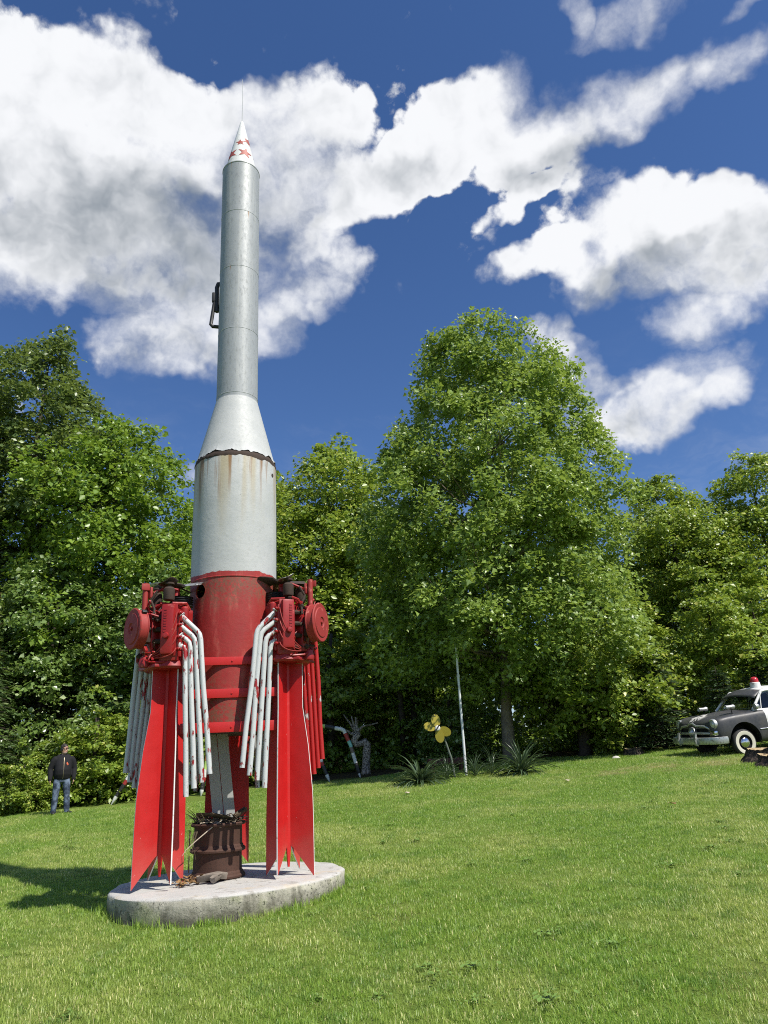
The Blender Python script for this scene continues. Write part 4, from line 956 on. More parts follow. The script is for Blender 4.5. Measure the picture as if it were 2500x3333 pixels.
plant('maple3', 'ash_tree', -5.9, 35.5, 1.0, 150, 'yellow green tree directly behind the rocket', group=G)
plant('maple2', 'maple_tree', 0.4, 37.0, 0.80, 290, 'green tree half hidden behind the lone maple, on its rocket side', group=G)
plant('maple2', 'maple_tree', 9.3, 35.0, 0.66, 80, 'green tree half hidden behind the lone maple, on its car side', group=G)
plant('maple3', 'ash_tree', 12.8, 31.5, 0.76, 70, 'round topped tree rising over the front of the old car', group=G)
plant('maple3', 'ash_tree', 16.6, 31.0, 0.79, 230, 'loose topped tree rising over the roof of the old car', group=G)
plant('maple2', 'maple_tree', 20.5, 33.0, 0.76, 310, 'green tree at the right edge behind the old car', group=G)
plant('maple2', 'maple_tree', 14.6, 36.0, 0.74, 130, 'tree set back between the two loose topped trees behind the car', group=G)
plant('oak', 'oak_tree', -25.5, 36.0, 0.9, 250, 'olive green tree set back beyond the left edge', group=G)
G2 = 'understorey bushes and small trees'
plant('dogwood', 'dogwood_tree', -12.4, 26.3, 1.05, 0, 'glossy leaved small tree with painted sky glints behind the standing person', group=G2)
plant('dogwood', 'dogwood_tree', -8.6, 27.0, 0.98, 130, 'glossy leaved small tree with painted sky glints behind the left engine', group=G2)
plant('dogwood', 'dogwood_tree', -16.4, 26.0, 1.0, 220, 'glossy leaved small tree with painted sky glints at the left edge', group=G2)
plant('cedar', 'cedar_tree', -14.1, 24.6, 0.98, 0, 'narrow brownish conifer at the left edge', group=G2)
plant('hemlock', 'hemlock_tree', -12.2, 21.9, 0.92, 30, 'drooping green conifer beside the standing person', group=G2)
plant('hemlock', 'hemlock_tree', -13.4, 23.2, 1.25, 170, 'taller drooping conifer behind the one beside the person', group=G2)
plant('shrub', 'shrub', -7.4, 24.1, 1.15, 0, 'yellow green bush between the person and the rocket', 'shrub', G2, 'foliage', 'stem')
plant('shrub', 'shrub', -9.3, 23.6, 1.05, 140, 'yellow green bush directly behind the person', 'shrub', G2, 'foliage', 'stem')
plant('shrub', 'shrub', -10.6, 21.9, 0.62, 60, 'low bush at the feet of the drooping conifer', 'shrub', G2, 'foliage', 'stem')
plant('shrub', 'shrub', -5.6, 24.2, 1.0, 250, 'bush behind the left fin of the rocket', 'shrub', G2, 'foliage', 'stem')
plant('sapling', 'young_tree', -3.6, 28.0, 1.0, 20, 'young tree in the shade behind the rocket legs', group=G2)
plant('sapling', 'young_tree', -0.7, 28.6, 1.0, 100, 'young tree behind the twisted log', group=G2)
plant('sapling', 'young_tree', 1.6, 29.6, 1.0, 190, 'young tree in the shade behind the yellow propeller flower', group=G2)
plant('sapling', 'young_tree', 10.8, 24.8, 0.9, 260, 'small tree with bright sunlit boughs behind the front of the car', group=G2)
plant('sapling', 'young_tree', 13.2, 26.5, 1.0, 40, 'small tree behind the roof of the car', group=G2)
plant('sapling', 'young_tree', 8.4, 27.6, 1.0, 330, 'small tree behind the dark spruce', group=G2)
plant('apple', 'apple_tree', 5.7, 23.6, 1.0, 0, 'low spreading tree with dark forked trunk beside the lone maple', group=G2)
plant('apple', 'apple_tree', 7.4, 24.4, 1.0, 140, 'low leafy tree between the forked trunk and the spruce', group=G2)
plant('spruce', 'spruce_tree', 8.0, 23.0, 1.02, 0, 'dark little spruce beside the small broken stump', group=G2)
plant('spruce', 'spruce_tree', 9.4, 21.8, 0.75, 90, 'low dark spruce against the nose of the car', group=G2)
plant('spruce', 'spruce_tree', 11.2, 23.0, 0.95, 200, 'dark spruce behind the windshield of the car', group=G2)
plant('shrub', 'shrub', 6.6, 23.2, 0.45, 20, 'small leafy bush behind the little broken stump', 'shrub', G2, 'foliage', 'stem')
PROTO['dog2'] = (PROTO['shrub'][0], PROTO['dogwood'][1])
e = plant('shrub', 'shrub', 1.75, 24.4, 0.85, 110, 'bush with pale blossom behind the leaning white pole', 'shrub', G2, 'foliage', 'stem')
fm = PROTO['shrub'][1].copy(); fm.materials[0] = L_PALE
for ch in e.children:
    if ch.name.startswith('foliage'): ch.data = fm

def build_far_wood():
    rng = np.random.default_rng(77); C = []
    for k in range(2300):
        x = rng.uniform(-48, 48); y = rng.uniform(38, 50); z = gz(x, y) + rng.random() ** 1.6 * (7.5 + 2.5 * math.sin(x * 0.5) + (3.5 if x < -6 else 0)); C.append((x, y, z, rng.uniform(0.9, 1.6)))
    C = np.array(C); idx = np.repeat(np.arange(len(C)), 40); n = len(idx)
    P = C[idx, :3] + unit(rng.normal(size=(n, 3))) * (rng.random(n) ** 0.5 * C[idx, 3])[:, None] * np.array([1, 1, 0.6])
    V, F = leaf_geo(P, rng.normal(size=(n, 3)), np.array([0, -0.2, 1.0]) + rng.normal(0, 0.6, (n, 3)), rng.uniform(0.28, 0.5, n))
    o = link('far_woods', npmesh('far_woods', V, F, L_DARK)); tag(o, 'mass of shaded woodland foliage far behind the trees', 'woods', kind='stuff')
build_far_wood()
def build_undergrowth():
    rng = np.random.default_rng(79); C = []
    for k in range(1150):
        x = rng.uniform(-17, 21); y = 25.4 + abs(rng.normal(0, 2.6)) + (1.0 if -3 < x < 7 else 0); h = (1.5 + 0.9 * math.sin(x * 0.9) + 0.5 * math.sin(x * 2.3)) * min(1.0, 0.35 + (y - 25) * 0.25); C.append((x, y, gz(x, y) + rng.random() * max(h, 0.3), rng.uniform(0.3, 0.6)))
    C = np.array(C); idx = np.repeat(np.arange(len(C)), 42); n = len(idx)
    P = C[idx, :3] + unit(rng.normal(size=(n, 3))) * (rng.random(n) ** 0.5 * C[idx, 3])[:, None] * np.array([1, 1, 0.6])
    V, F = leaf_geo(P, rng.normal(size=(n, 3)), np.array([0, -0.2, 1.0]) + rng.normal(0, 0.6, (n, 3)), rng.uniform(0.09, 0.2, n))
    o = link('undergrowth', npmesh('undergrowth', V, F, L_BRIGHT)); tag(o, 'leafy undergrowth along the foot of the woods', 'undergrowth', kind='stuff')
build_undergrowth()
G3 = 'slender bare trunks in the shade'
mbt = MB(); mbt.tube([(0, 0, -0.2), (0.05, 0.03, 3), (-0.05, 0, 6), (0.1, 0.1, 9)], [0.13, 0.11, 0.09, 0.05], 8)
TRUNK_ME = npmesh('slender_trunk', np.array(mbt.V), mbt.F, M_BARKDK, smooth=True)
for x, y, s, lab in ((-2.4, 27.6, 1.2, 'dark bare trunk in the shade behind the red pipes'), (0.25, 26.9, 1.0, 'dark trunk in the shade left of the propeller flower'), (0.75, 27.4, 1.1, 'darker trunk just behind the propeller flower, beside another'), (-0.4, 30.5, 0.9, 'thin trunk deep in the shade between the twisted log and the flower'), (13.6, 27.5, 1.1, 'dark trunk in the shade above the car roof'), (-13.2, 27.8, 1.0, 'dark trunk in the shade high behind the person')):
    o = link('bare_trunk', TRUNK_ME, None, (x, y, gz(x, y)), (0, 0, x * 3)); o.scale = (s, s, 0.55); tag(o, lab, 'trunk', G3)
# ------------------------------------------------------------------ things on the slab
VR = pol(1, VIEW + 90); VF = pol(1, VIEW)          # towards the car side, towards the visitor
def slab_pt(r, f, z=0.0): return AX + VR * r + VF * f + Vector((0, 0, z))
M_URN = plain('rust_brown_iron', (0.072, 0.036, 0.025), 0.75, var=0.25, scale=18, dirt=(0.05, 0.028, 0.02), dirt_amt=0.4, bmp=0.35, spec=0.3)
M_TWIG = plain('dry_twig', (0.10, 0.075, 0.05), 0.9, var=0.5, scale=30, spec=0.2)
M_TWIGP = plain('bleached_twig', (0.45, 0.38, 0.29), 0.9, var=0.3, scale=30, spec=0.2)
M_WOODGREY = plain('weathered_wood', (0.20, 0.17, 0.14), 0.9, var=0.4, scale=14, bmp=0.6, spec=0.2)
M_DRYLEAF = plain('dry_leaf', (0.22, 0.13, 0.055), 0.8, var=0.5, scale=25, spec=0.3)
def build_urn():
    c = slab_pt(-0.115, 0.0, 0.002)
    root = empty('iron_drum', c, R_(VIEW), label='rusty brown two tier iron drum under the rocket, stuffed with twigs', cat='drum')
    for z in (0.0, 0.245):
        mb = MB().lathe([(0.02, z + 0.004), (0.268, z), (0.282, z + 0.008), (0.284, z + 0.024), (0.274, z + 0.038), (0.262, z + 0.042), (0.258, z + 0.06), (0.248, z + 0.07), (0.244, z + 0.235), (0.246, z + 0.2445)], 48, cap=False)
        if z > 0: mb.lathe([(0.246, z + 0.2445), (0.276, z + 0.252), (0.282, z + 0.268), (0.27, z + 0.280), (0.235, z + 0.278), (0.232, z + 0.16), (0.0, z + 0.16)], 48, cap=False)
        sec = mb.build('drum_section', M_URN, root, 40)
        MB().box((0.2345, -0.19, z + 0.15), (0.006, 0.012, 0.16), bev=0.002).build('weld_seam', M_RUST_SHADE, sec, 40).rotation_euler = (0, 0, R_(-30))
    rng = random.Random(8); mb = MB()
    top = c + Vector((0, 0, 0.50))
    for k in range(190):
        a = rng.uniform(0, 2 * PI); r = 0.24 * rng.random() ** 0.5; p = top + Vector((r * math.cos(a), r * math.sin(a), rng.uniform(0.0, 0.09)))
        b = a + rng.uniform(-1.4, 1.4) + PI / 2; L = rng.uniform(0.05, 0.22); d = Vector((math.cos(b), math.sin(b), rng.uniform(-0.15, 0.35))) * L
        q = p + Vector((rng.uniform(-.02, .02), rng.uniform(-.02, .02), rng.uniform(-.01, .02)))
        mb.tube([p - d * 0.5, q, p + d * 0.5], [rng.uniform(0.0025, 0.006), 0.004, 0.002], 5, mi=0 if rng.random() < 0.72 else 1)
    for k in range(26):                          # spiky ends leaning over the rim
        a = rng.uniform(0, 2 * PI); p = top + Vector((0.22 * math.cos(a), 0.22 * math.sin(a), 0.03)); e = p + Vector((math.cos(a) * 0.12, math.sin(a) * 0.12, rng.uniform(-0.04, 0.14)))
        mb.tube([p, p.lerp(e, 0.5) + Vector((0, 0, 0.015)), e], [0.006, 0.004, 0.0015], 5)
    def P(r, f, z): return c + VR * r + VF * f + Vector((0, 0, z))
    mb.tube([P(0.05, 0.2, 0.56), P(-0.05, 0.26, 0.50), P(-0.2, 0.32, 0.39), P(-0.3, 0.36, 0.31), P(-0.335, 0.36, 0.26)], [0.006, 0.006, 0.005, 0.004, 0.003], 5, mi=1)
    for k in range(9):
        a = rng.uniform(-0.36, -0.2); mb.tube([P(a, 0.2, 0.46), P(a - 0.03, 0.24, 0.36), P(a + rng.uniform(-.06, .02), 0.26, 0.24 + rng.uniform(-.06, .05))], [0.004, 0.003, 0.0015], 5)
    n = mb.build('twig_nest', [M_TWIG, M_TWIGP]); tag(n, 'tangled nest of dry twigs spilling from the iron drum', 'nest')
    def slab(name, pts, w, th, mat, label, cat, curve=0.03):
        m2 = MB(); rings = []
        for i, (p, ww) in enumerate(zip(pts, w)):
            t = (Vector(pts[min(i + 1, len(pts) - 1)]) - Vector(pts[max(i - 1, 0)])).normalized(); s = t.cross(Vector((0, 0, 1))).normalized(); u = s.cross(t)
            ring = []
            for j in range(10):
                a = 2 * PI * j / 10; ring.append(Vector(p) + s * math.cos(a) * ww / 2 + u * (math.sin(a) * th / 2 + curve * math.cos(a) ** 2) + Vector((rng.uniform(-1, 1), rng.uniform(-1, 1), rng.uniform(-1, 1))) * 0.006)
            rings.append(ring)
        m2.loft(rings); return tag(m2.build(name, mat, None, 50), label, cat)
    slab('bark_slab', [P(-0.22, 0.10, 0.60), P(-0.08, 0.13, 0.595), P(0.06, 0.14, 0.565), P(0.13, 0.12, 0.54)], [0.05, 0.13, 0.14, 0.07], 0.03, M_TWIG, 'curved brown slab of bark lying on the twig nest', 'bark')
    slab('bark_piece', [P(0.17, 0.12, 0.56), P(0.24, 0.05, 0.60), P(0.29, 0.0, 0.63)], [0.05, 0.08, 0.03], 0.025, M_TWIG, 'small bark piece tilted at the car side of the nest', 'bark')
    slab('driftwood', [slab_pt(-0.30, 0.36, 0.03), slab_pt(-0.20, 0.37, 0.05), slab_pt(-0.09, 0.34, 0.055), slab_pt(-0.02, 0.30, 0.04)], [0.06, 0.12, 0.09, 0.03], 0.05, M_WOODGREY, 'grey weathered piece of wood beside the iron drum', 'wood')
    slab('wood_chunk', [slab_pt(-0.15, 0.46, 0.025), slab_pt(-0.12, 0.41, 0.04), slab_pt(-0.08, 0.36, 0.05)], [0.07, 0.075, 0.06], 0.05, M_WOODGREY, 'short wood chunk leaning on the weathered piece', 'wood')
    m2 = MB()
    for k in range(46):
        p = slab_pt(-0.40 + rng.gauss(0, 0.055), 0.36 + rng.gauss(0, 0.05), 0.012 + rng.random() * 0.05); s = rng.uniform(0.03, 0.06)
        R = Matrix.Rotation(rng.uniform(0, 6.3), 4, 'Z') @ Matrix.Rotation(rng.gauss(0, 0.6), 4, 'X')
        m2.add([(-s / 2, 0, 0), (0, s * .4, s * .25), (s / 2, 0, 0), (s * .3, s, s * .2), (-s * .3, s, s * .05)], [(0, 1, 4), (1, 2, 3), (1, 3, 4)], Matrix.Translation(p) @ R)
    tag(m2.build('dry_leaves', M_DRYLEAF, None, None), 'small heap of curled brown leaves on the slab', 'leaves', kind='stuff')
build_urn()

# ------------------------------------------------------------------ far sculptures
def banded(name, bands): return [plain(name + '_%d' % i, c, 0.5, var=0.15, scale=12, dirt=(0.2, 0.17, 0.13), dirt_amt=0.2) for i, c in enumerate(bands)]
BAND = {'y': (0.62, 0.60, 0.28), 'k': (0.022, 0.022, 0.024), 'w': (0.68, 0.68, 0.65), 'r': (0.34, 0.03, 0.03), 'g': (0.42, 0.58, 0.14), 't': (0.25, 0.55, 0.48), 'o': (0.55, 0.16, 0.06), 'p': (0.5, 0.36, 0.33), 'd': (0.17, 0.13, 0.11)}
BM = {k: plain('band_' + k, c, 0.5, var=0.15, scale=12, dirt=(0.22, 0.19, 0.15), dirt_amt=0.15) for k, c in BAND.items()}
def banded_leg(path, rad, bands, parent, name='leg'):
    """tube along path whose paint changes in bands: [(fraction, key)...]"""
    keys = sorted(set(k for _, k in bands)); P = [Vector(p) for p in path]; L = [0]
    for a, b in zip(P, P[1:]): L.append(L[-1] + (b - a).length)
    def at(t):
        s = t * L[-1]
        for i in range(len(P) - 1):
            if s <= L[i + 1] + 1e-9: return P[i].lerp(P[i + 1], (s - L[i]) / (L[i + 1] - L[i]))
        return P[-1]
    leg = empty(name); leg.parent = parent
    t0 = 0
    for i, (t1, k) in enumerate(bands):
        ts = np.linspace(t0, t1, 5); r = [rad(t) * (1.0 + 0.06 * (i % 2)) for t in ts]
        mb = MB().tube([at(t) for t in ts], r, 10); mb.build('band', BM[k], leg, 50)
        t0 = t1
    return leg
def build_spider():
    c = Vector((-4.75, 23.6, 0)); z0 = gz(c.x, c.y)
    root = empty('spider_sculpture', (c.x, c.y, z0), label='giant striped spider sculpture half hidden behind the rocket', cat='sculpture')
    mb = MB(); mb.lathe([(0.0, -0.42), (0.25, -0.36), (0.42, -0.12), (0.44, 0.1), (0.3, 0.36), (0.0, 0.44)], 24, Matrix.Translation((0, 0.35, 1.55)), cap=False); mb.build('abdomen', BM['k'], root, 60)
    mb = MB(); mb.lathe([(0.0, -0.26), (0.2, -0.2), (0.28, 0.0), (0.2, 0.2), (0.0, 0.26)], 20, Matrix.Translation((0, -0.25, 1.45)), cap=False); mb.build('head', BM['r'], root, 60)
    mb = MB(); mb.tube([(0, 0.1, -0.3), (0, 0.1, 1.3)], 0.05, 8); mb.build('post', BM['k'], root)
    def rel(x, y, z=None): return Vector((x - c.x, y - c.y, (gz(x, y) if z is None else z) - z0))
    B1 = [(0.34, 'y'), (0.44, 'p'), (0.53, 'g'), (0.60, 'k'), (0.69, 'w'), (0.745, 'r'), (0.79, 't'), (0.83, 'd'), (0.90, 'w'), (0.97, 'k'), (1.0, 'w')]
    B2 = [(0.3, 'y'), (0.5, 'k'), (0.6, 'w'), (0.68, 'o'), (0.76, 'g'), (0.83, 'w'), (0.86, 'r'), (0.94, 'k'), (1.0, 'w')]
    rad = lambda t: 0.075 - 0.02 * t if t < 0.96 else 0.055 - 0.045 * (t - 0.96) / 0.04
    for fx, fy, b, kx, kz in ((-1.15, 23.8, B1, -1.62, 2.68), (-2.05, 23.3, B2, -2.75, 2.75), (-8.25, 22.4, B2, -7.1, 2.65), (-7.3, 24.6, B1, -6.6, 2.7), (-5.6, 22.1, B2, -5.35, 2.6), (-5.15, 21.8, B1, -5.0, 2.55), (-4.3, 25.6, B2, -4.5, 2.7), (-3.0, 25.3, B1, -3.4, 2.75)):
        f = rel(fx, fy); dirv = Vector((fx - c.x, fy - c.y, 0)).normalized()
        k = rel(kx, fy + (c.y - fy) * 0.12, kz); h = dirv * 0.22 + Vector((0, 0, 1.55)); m = h.lerp(k, 0.55) + Vector((0, 0, 0.28))
        banded_leg([h, m, k, k.lerp(f, 0.33) + dirv * 0.05, k.lerp(f, 0.7) + dirv * 0.02, f + Vector((0, 0, 0.0))], rad, b, root)
build_spider()
def build_log():
    x, y = -1.02, 25.0; root = empty('twisted_log', (x, y, gz(x, y)), label='twisted grey dead trunk with bare bent branches behind the striped leg', cat='log')
    m = plain('old_bark', (0.42, 0.37, 0.31), 0.95, var=0.5, scale=10, dirt=(0.07, 0.06, 0.05), dirt_amt=0.7, bmp=1.0, spec=0.1)
    def q(px, py, d=0.0): return Vector(((px - 960) / 600, d, (1720 - py) / 600))
    def rough_tube(name, pts, rad, seed, seg=12):
        mb = MB().tube(pts, rad, seg); rng = random.Random(seed)
        mb.V = [tuple(Vector(v) + Vector((rng.uniform(-1, 1), rng.uniform(-1, 1), rng.uniform(-1, 1))) * 0.012) for v in mb.V]
        return mb.build(name, m, root, 60)
    rough_tube('trunk', [q(960, 1780), q(960, 1640), q(975, 1500), q(990, 1330), q(1000, 1190), q(960, 1130), q(870, 1160), q(790, 1170), q(755, 1090), q(800, 1020), q(840, 980), q(815, 900)], [0.17, 0.14, 0.13, 0.135, 0.125, 0.11, 0.10, 0.10, 0.11, 0.10, 0.085, 0.06], 1)
    for pts, r in (([q(815, 950), q(805, 800), q(800, 660)], [0.06, 0.05, 0.035]), ([q(800, 930), q(745, 780), q(715, 630)], [0.045, 0.035, 0.02]), ([q(770, 930), q(680, 760), q(600, 660), q(560, 590)], [0.04, 0.03, 0.022, 0.006]), ([q(840, 920), q(930, 840), q(1060, 820), q(1230, 785)], [0.05, 0.035, 0.03, 0.02]), ([q(770, 990), q(680, 950), q(600, 890)], [0.06, 0.045, 0.03])):
        rough_tube('branch', pts, r, 3, 8)
build_log()
def build_flower():
    x, y = 1.47, 19.9; root = empty('propeller_flower', (x, y, gz(x, y)), label='yellow four petalled metal propeller flower on a thin post', cat='flower sculpture')
    my = plain('yellow_paint', (0.33, 0.27, 0.022), 0.55, var=0.15, scale=9, dirt=(0.12, 0.10, 0.02), dirt_amt=0.1)
    MB().tube([(0, 0, -0.1), (-0.07, 0, 0.5), (-0.22, 0, 1.02)], [0.028, 0.026, 0.024], 8).build('post', plain('dull_green_post', (0.11, 0.13, 0.10), 0.6), root)
    c = Vector((-0.37, -0.03, 1.25)); R = Matrix.Rotation(R_(-8), 4, 'Z') @ Matrix.Rotation(R_(84), 4, 'X')
    MB().tube([(-0.22, 0, 1.02), tuple(c)], 0.02, 8).build('arm', M_GREYBEAM, root)
    hub = MB().lathe([(0.0, 0.05), (0.05, 0.045), (0.075, 0.0), (0.05, -0.03)], 14, Matrix.Translation(c) @ R).build('hub', M_WHITE, root)
    MB().box((0, 0, 0.055), (0.03, 0.20, 0.02), Matrix.Translation(c) @ R @ Matrix.Rotation(R_(-35), 4, 'Z')).build('bar', M_BLACK, hub)
    for a in (100, 165, -25, -78):
        pts = [(0.04 + 0.165 + 0.165 * math.cos(t), (0.118 if abs(math.cos(t)) < 2 else 0) * math.sin(t)) for t in np.linspace(0, 2 * PI, 25)[:-1]]
        m2 = MB().prism(pts, 0.008, Matrix.Translation(c) @ R @ Matrix.Rotation(R_(a), 4, 'Z') @ Matrix.Rotation(R_(10), 4, 'X')); m2.build('petal', my, root, 30)
    mb = MB()
    for k in (-1, 1):
        mb.box((0.36 + 0, 0, 0), (0.04, 0.012, 0.004), Matrix.Translation(c) @ R @ Matrix.Rotation(R_(100 + k * 4), 4, 'Z') @ Matrix.Rotation(R_(10), 4, 'X') @ Matrix.Translation((0, 0, 0.007)))
    mb.box((0.31, 0.0, 0.007), (0.012, 0.07, 0.004), Matrix.Translation(c) @ R @ Matrix.Rotation(R_(102), 4, 'Z') @ Matrix.Rotation(R_(10), 4, 'X'))
    mb.build('scratch_mark', M_BLACK, root)
build_flower()
def build_pole():
    x, y = 1.80, 20.5; mb = MB()
    mb.tube([(0, 0, -0.2), (0.0, 0, 1.7), (0.0, 0, 2.9), (-0.0, 0, 3.5)], [0.037, 0.034, 0.030, 0.027], 12); mb.lathe([(0.042, 2.55), (0.042, 2.62)], 12)
    tag(mb.build('white_pole', plain('pole_paint', (0.62, 0.64, 0.64), 0.5, var=0.2, scale=3, dirt=(0.3, 0.3, 0.27), dirt_amt=0.3), None, 40, (x, y, gz(x, y))), 'slim white pole rising into the maple from the yucca bed', 'pole')
build_pole()
def build_yuccas():
    def yucca(name, x, y, s, n, label, cat, up=0.55, seed=1, ln=0.72, w=0.045, group=None):
        rng = np.random.default_rng(seed); mb = MB()
        o = None; root = empty(name, (x, y, gz(x, y)), label=label, cat=cat, group=group)
        for k in range(n):
            a = 2 * PI * k * 0.381966 + rng.normal(0, 0.1); e = rng.uniform(0.02, 1.0); el = R_(8) + e * up * PI / 2; L = ln * s * rng.uniform(0.75, 1.1); ww = w * s
            d = Vector((math.cos(a), math.sin(a), 0)); sd = Vector((-math.sin(a), math.cos(a), 0)); V, F = [], []
            for i, t in enumerate((0, 0.25, 0.5, 0.75, 1.0)):
                th = el - 0.5 * t * t * (1 - e * 0.5); p = d * (L * t * math.cos(th)) + Vector((0, 0, 0.03 + L * t * math.sin(th))); wd = ww * (0.55, 1.0, 0.95, 0.6, 0.03)[i] / 2; up_ = Vector((0, 0, 0.012 * s))
                V += [p - sd * wd + up_, p, p + sd * wd + up_]
            for i in range(4):
                for j in range(2): F.append((i * 3 + j, i * 3 + j + 1, i * 3 + j + 4, i * 3 + j + 3))
            m2 = MB().add(V, F); m2.build('leaf', L_YUCCA, root, 60)
    Y = 'yuccas in the planting bed'
    yucca('yucca', 0.55, 18.9, 1.25, 95, 'spreading spiky yucca nearest the rocket', 'yucca', 0.62, 1, group=Y)
    yucca('yucca', 3.10, 19.4, 1.22, 105, 'big upright spiky yucca in front of the lone maple', 'yucca', 0.80, 2, group=Y)
    yucca('iris_clump', 1.28, 19.9, 0.8, 44, 'clump of narrow blue green blades behind the propeller post', 'iris', 0.95, 3, 0.75, 0.028, group='iris clumps in the bed')
    yucca('iris_clump', 1.98, 19.9, 0.8, 44, 'clump of narrow blades at the foot of the white pole', 'iris', 0.98, 4, 0.75, 0.028, group='iris clumps in the bed')
    yucca('iris_clump', 2.45, 20.2, 0.85, 40, 'clump of narrow blades between the pole and the big yucca', 'iris', 0.98, 5, 0.8, 0.028, group='iris clumps in the bed')
    yucca('daylily', 0.95, 19.4, 0.7, 40, 'low arching green clump beside the propeller post', 'plant', 0.6, 6, 0.7, 0.03)
    mb = MB(); mb.box((0, 0, 0.36), (1.0, 0.42, 0.16), bev=0.03)
    for sx in (-0.4, 0.4):
        for sy in (-0.14, 0.14): mb.box((sx, sy, 0.14), (0.06, 0.06, 0.3))
    x, y = 1.35, 21.3
    tag(mb.build('trough', plain('dark_red_wood', (0.055, 0.018, 0.018), 0.8, var=0.3, scale=12), None, 30, (x, y, gz(x, y)), (0, 0, 0.1)), 'low dark red wooden trough behind the spiky plants', 'trough')
build_yuccas()
def build_stumps():
    mb_ = plain('stump_bark', (0.14, 0.105, 0.08), 0.95, var=0.5, scale=9, dirt=(0.035, 0.03, 0.028), dirt_amt=0.9, bmp=1.0, spec=0.1)
    mc = plain('stump_cut', (0.47, 0.36, 0.20), 0.9, var=0.3, scale=7, dirt=(0.14, 0.10, 0.06), dirt_amt=0.5, bmp=0.4, spec=0.1)
    def stump(x, y, r, h, seed, label, tilt=0.0):
        root = empty('tree_stump', (x, y, gz(x, y)), label=label, cat='stump'); seg = 40; rng = random.Random(seed); V, F = [], []
        lv = ((1.35, -0.08), (1.2, 0.05), (1.05, h * 0.45), (1.0, h * 0.85), (0.97, h))
        tops = []
        for j, (k, z) in enumerate(lv):
            for i in range(seg):
                a = 2 * PI * i / seg; n = mnoise.fractal((2 * math.cos(a) + seed, 2 * math.sin(a), z * 1.5), 1.0, 2.0, 4)
                n2 = mnoise.noise((7 * math.cos(a) + seed, 7 * math.sin(a), z * 2)); rr = r * k * (1 + 0.22 * n + 0.07 * n2)
                zz = z + (0.05 * n + 0.04 * n2 + tilt * math.cos(a) * r if j >= 3 else 0); V.append((rr * math.cos(a), rr * math.sin(a), zz))
        for j in range(len(lv) - 1):
            for i in range(seg): F.append((j * seg + i, j * seg + (i + 1) % seg, (j + 1) * seg + (i + 1) % seg, (j + 1) * seg + i))
        MB().add(V, F).build('bark', mb_, root, 70)
        top = V[-seg:]; c = (0, 0, sum(v[2] for v in top) / seg - 0.01)
        MB().add(top + [c], [(i, (i + 1) % seg, seg) for i in range(seg)]).build('cut_face', mc, root, 60)
    stump(7.85, 15.7, 0.46, 0.20, 1, 'low dark barked stump nearest the lawn in front of the car')
    stump(8.12, 16.75, 0.48, 0.27, 2, 'stump with pale split wood right before the front wheel', 0.06)
    stump(6.85, 22.4, 0.26, 0.20, 3, 'small reddish broken stump at the lawn edge by the spruces')
    mb = MB(); bmv = MB().lathe([(0.0, -0.05), (0.09, -0.03), (0.12, 0.02), (0.07, 0.07), (0.0, 0.085)], 9)
    tag(bmv.build('white_stone', plain('stone', (0.5, 0.48, 0.44), 0.9), None, 60, (6.1, 21.6, gz(6.1, 21.6))), 'small pale stone lying before the little stump', 'stone')
    for lx, ly, rz, lab in ((0.2, 16.9, 0.4, 'pale fallen leaf on the lawn right of the rocket fins'), (3.6, 16.4, 1.7, 'pale fallen leaf on the lawn below the big yucca'), (4.0, 11.6, 2.6, 'dark fallen leaf on the open lawn toward the right')):
        m2 = MB().add([(-0.05, 0, 0.02), (0, -0.035, 0.0), (0.05, 0, 0.02), (0.07, 0.06, 0.01), (0, 0.10, 0.03), (-0.06, 0.06, 0.0)], [(0, 1, 2), (0, 2, 3, 4, 5)])
        tag(m2.build('fallen_leaf', M_TWIGP if 'pale' in lab else M_DRYLEAF, None, None, (lx, ly, gz(lx, ly) + 0.045), (0, 0, rz)), lab, 'leaf', 'fallen leaves on the lawn')
    NOGRASS.append((7.85, 15.7, 0.3)); NOGRASS.append((8.12, 16.75, 0.35))
build_stumps()
# ------------------------------------------------------------------ person
def ell_ring(c, rx, ry, ax=None, n=14, sq=1.0):
    """ellipse ring round c in the plane across direction ax"""
    ax = Vector(ax or (0, 0, 1)).normalized(); ref = Vector((1, 0, 0)) if abs(ax.x) < 0.9 else Vector((0, 1, 0))
    u = (ref - ax * ref.dot(ax)).normalized(); w = ax.cross(u); out = []
    for i in range(n):
        a = 2 * PI * i / n; cc, ss = math.cos(a), math.sin(a)
        out.append(Vector(c) + u * rx * math.copysign(abs(cc) ** sq, cc) + w * ry * math.copysign(abs(ss) ** sq, ss))
    return out
def limb(mb, pts, rad, n=12):
    rings = []; P = [Vector(p) for p in pts]
    for i, p in enumerate(P):
        t = (P[min(i + 1, len(P) - 1)] - P[max(i - 1, 0)])
        r = rad[i]; rx, ry = (r if isinstance(r, tuple) else (r, r)); rings.append(ell_ring(p, rx, ry, t, n))
    mb.loft(rings)
def remesh(mb, name, mat, voxel, smooth=6, parent=None, fac=0.5):
    me = npmesh(name, np.array(mb.V), mb.F, mat); o = bpy.data.objects.new(name, me); COL.objects.link(o)
    md = o.modifiers.new('r', 'REMESH'); md.mode = 'VOXEL'; md.voxel_size = voxel; md.use_smooth_shade = True
    if smooth: ms = o.modifiers.new('s', 'SMOOTH'); ms.iterations = smooth; ms.factor = fac
    dg = bpy.context.evaluated_depsgraph_get(); nm = bpy.data.meshes.new_from_object(o.evaluated_get(dg)); nm.name = name
    bpy.data.objects.remove(o); nm.materials.clear(); nm.materials.append(mat)
    nm.polygons.foreach_set('use_smooth', np.ones(len(nm.polygons), dtype=bool))
    return link(name, nm, parent)
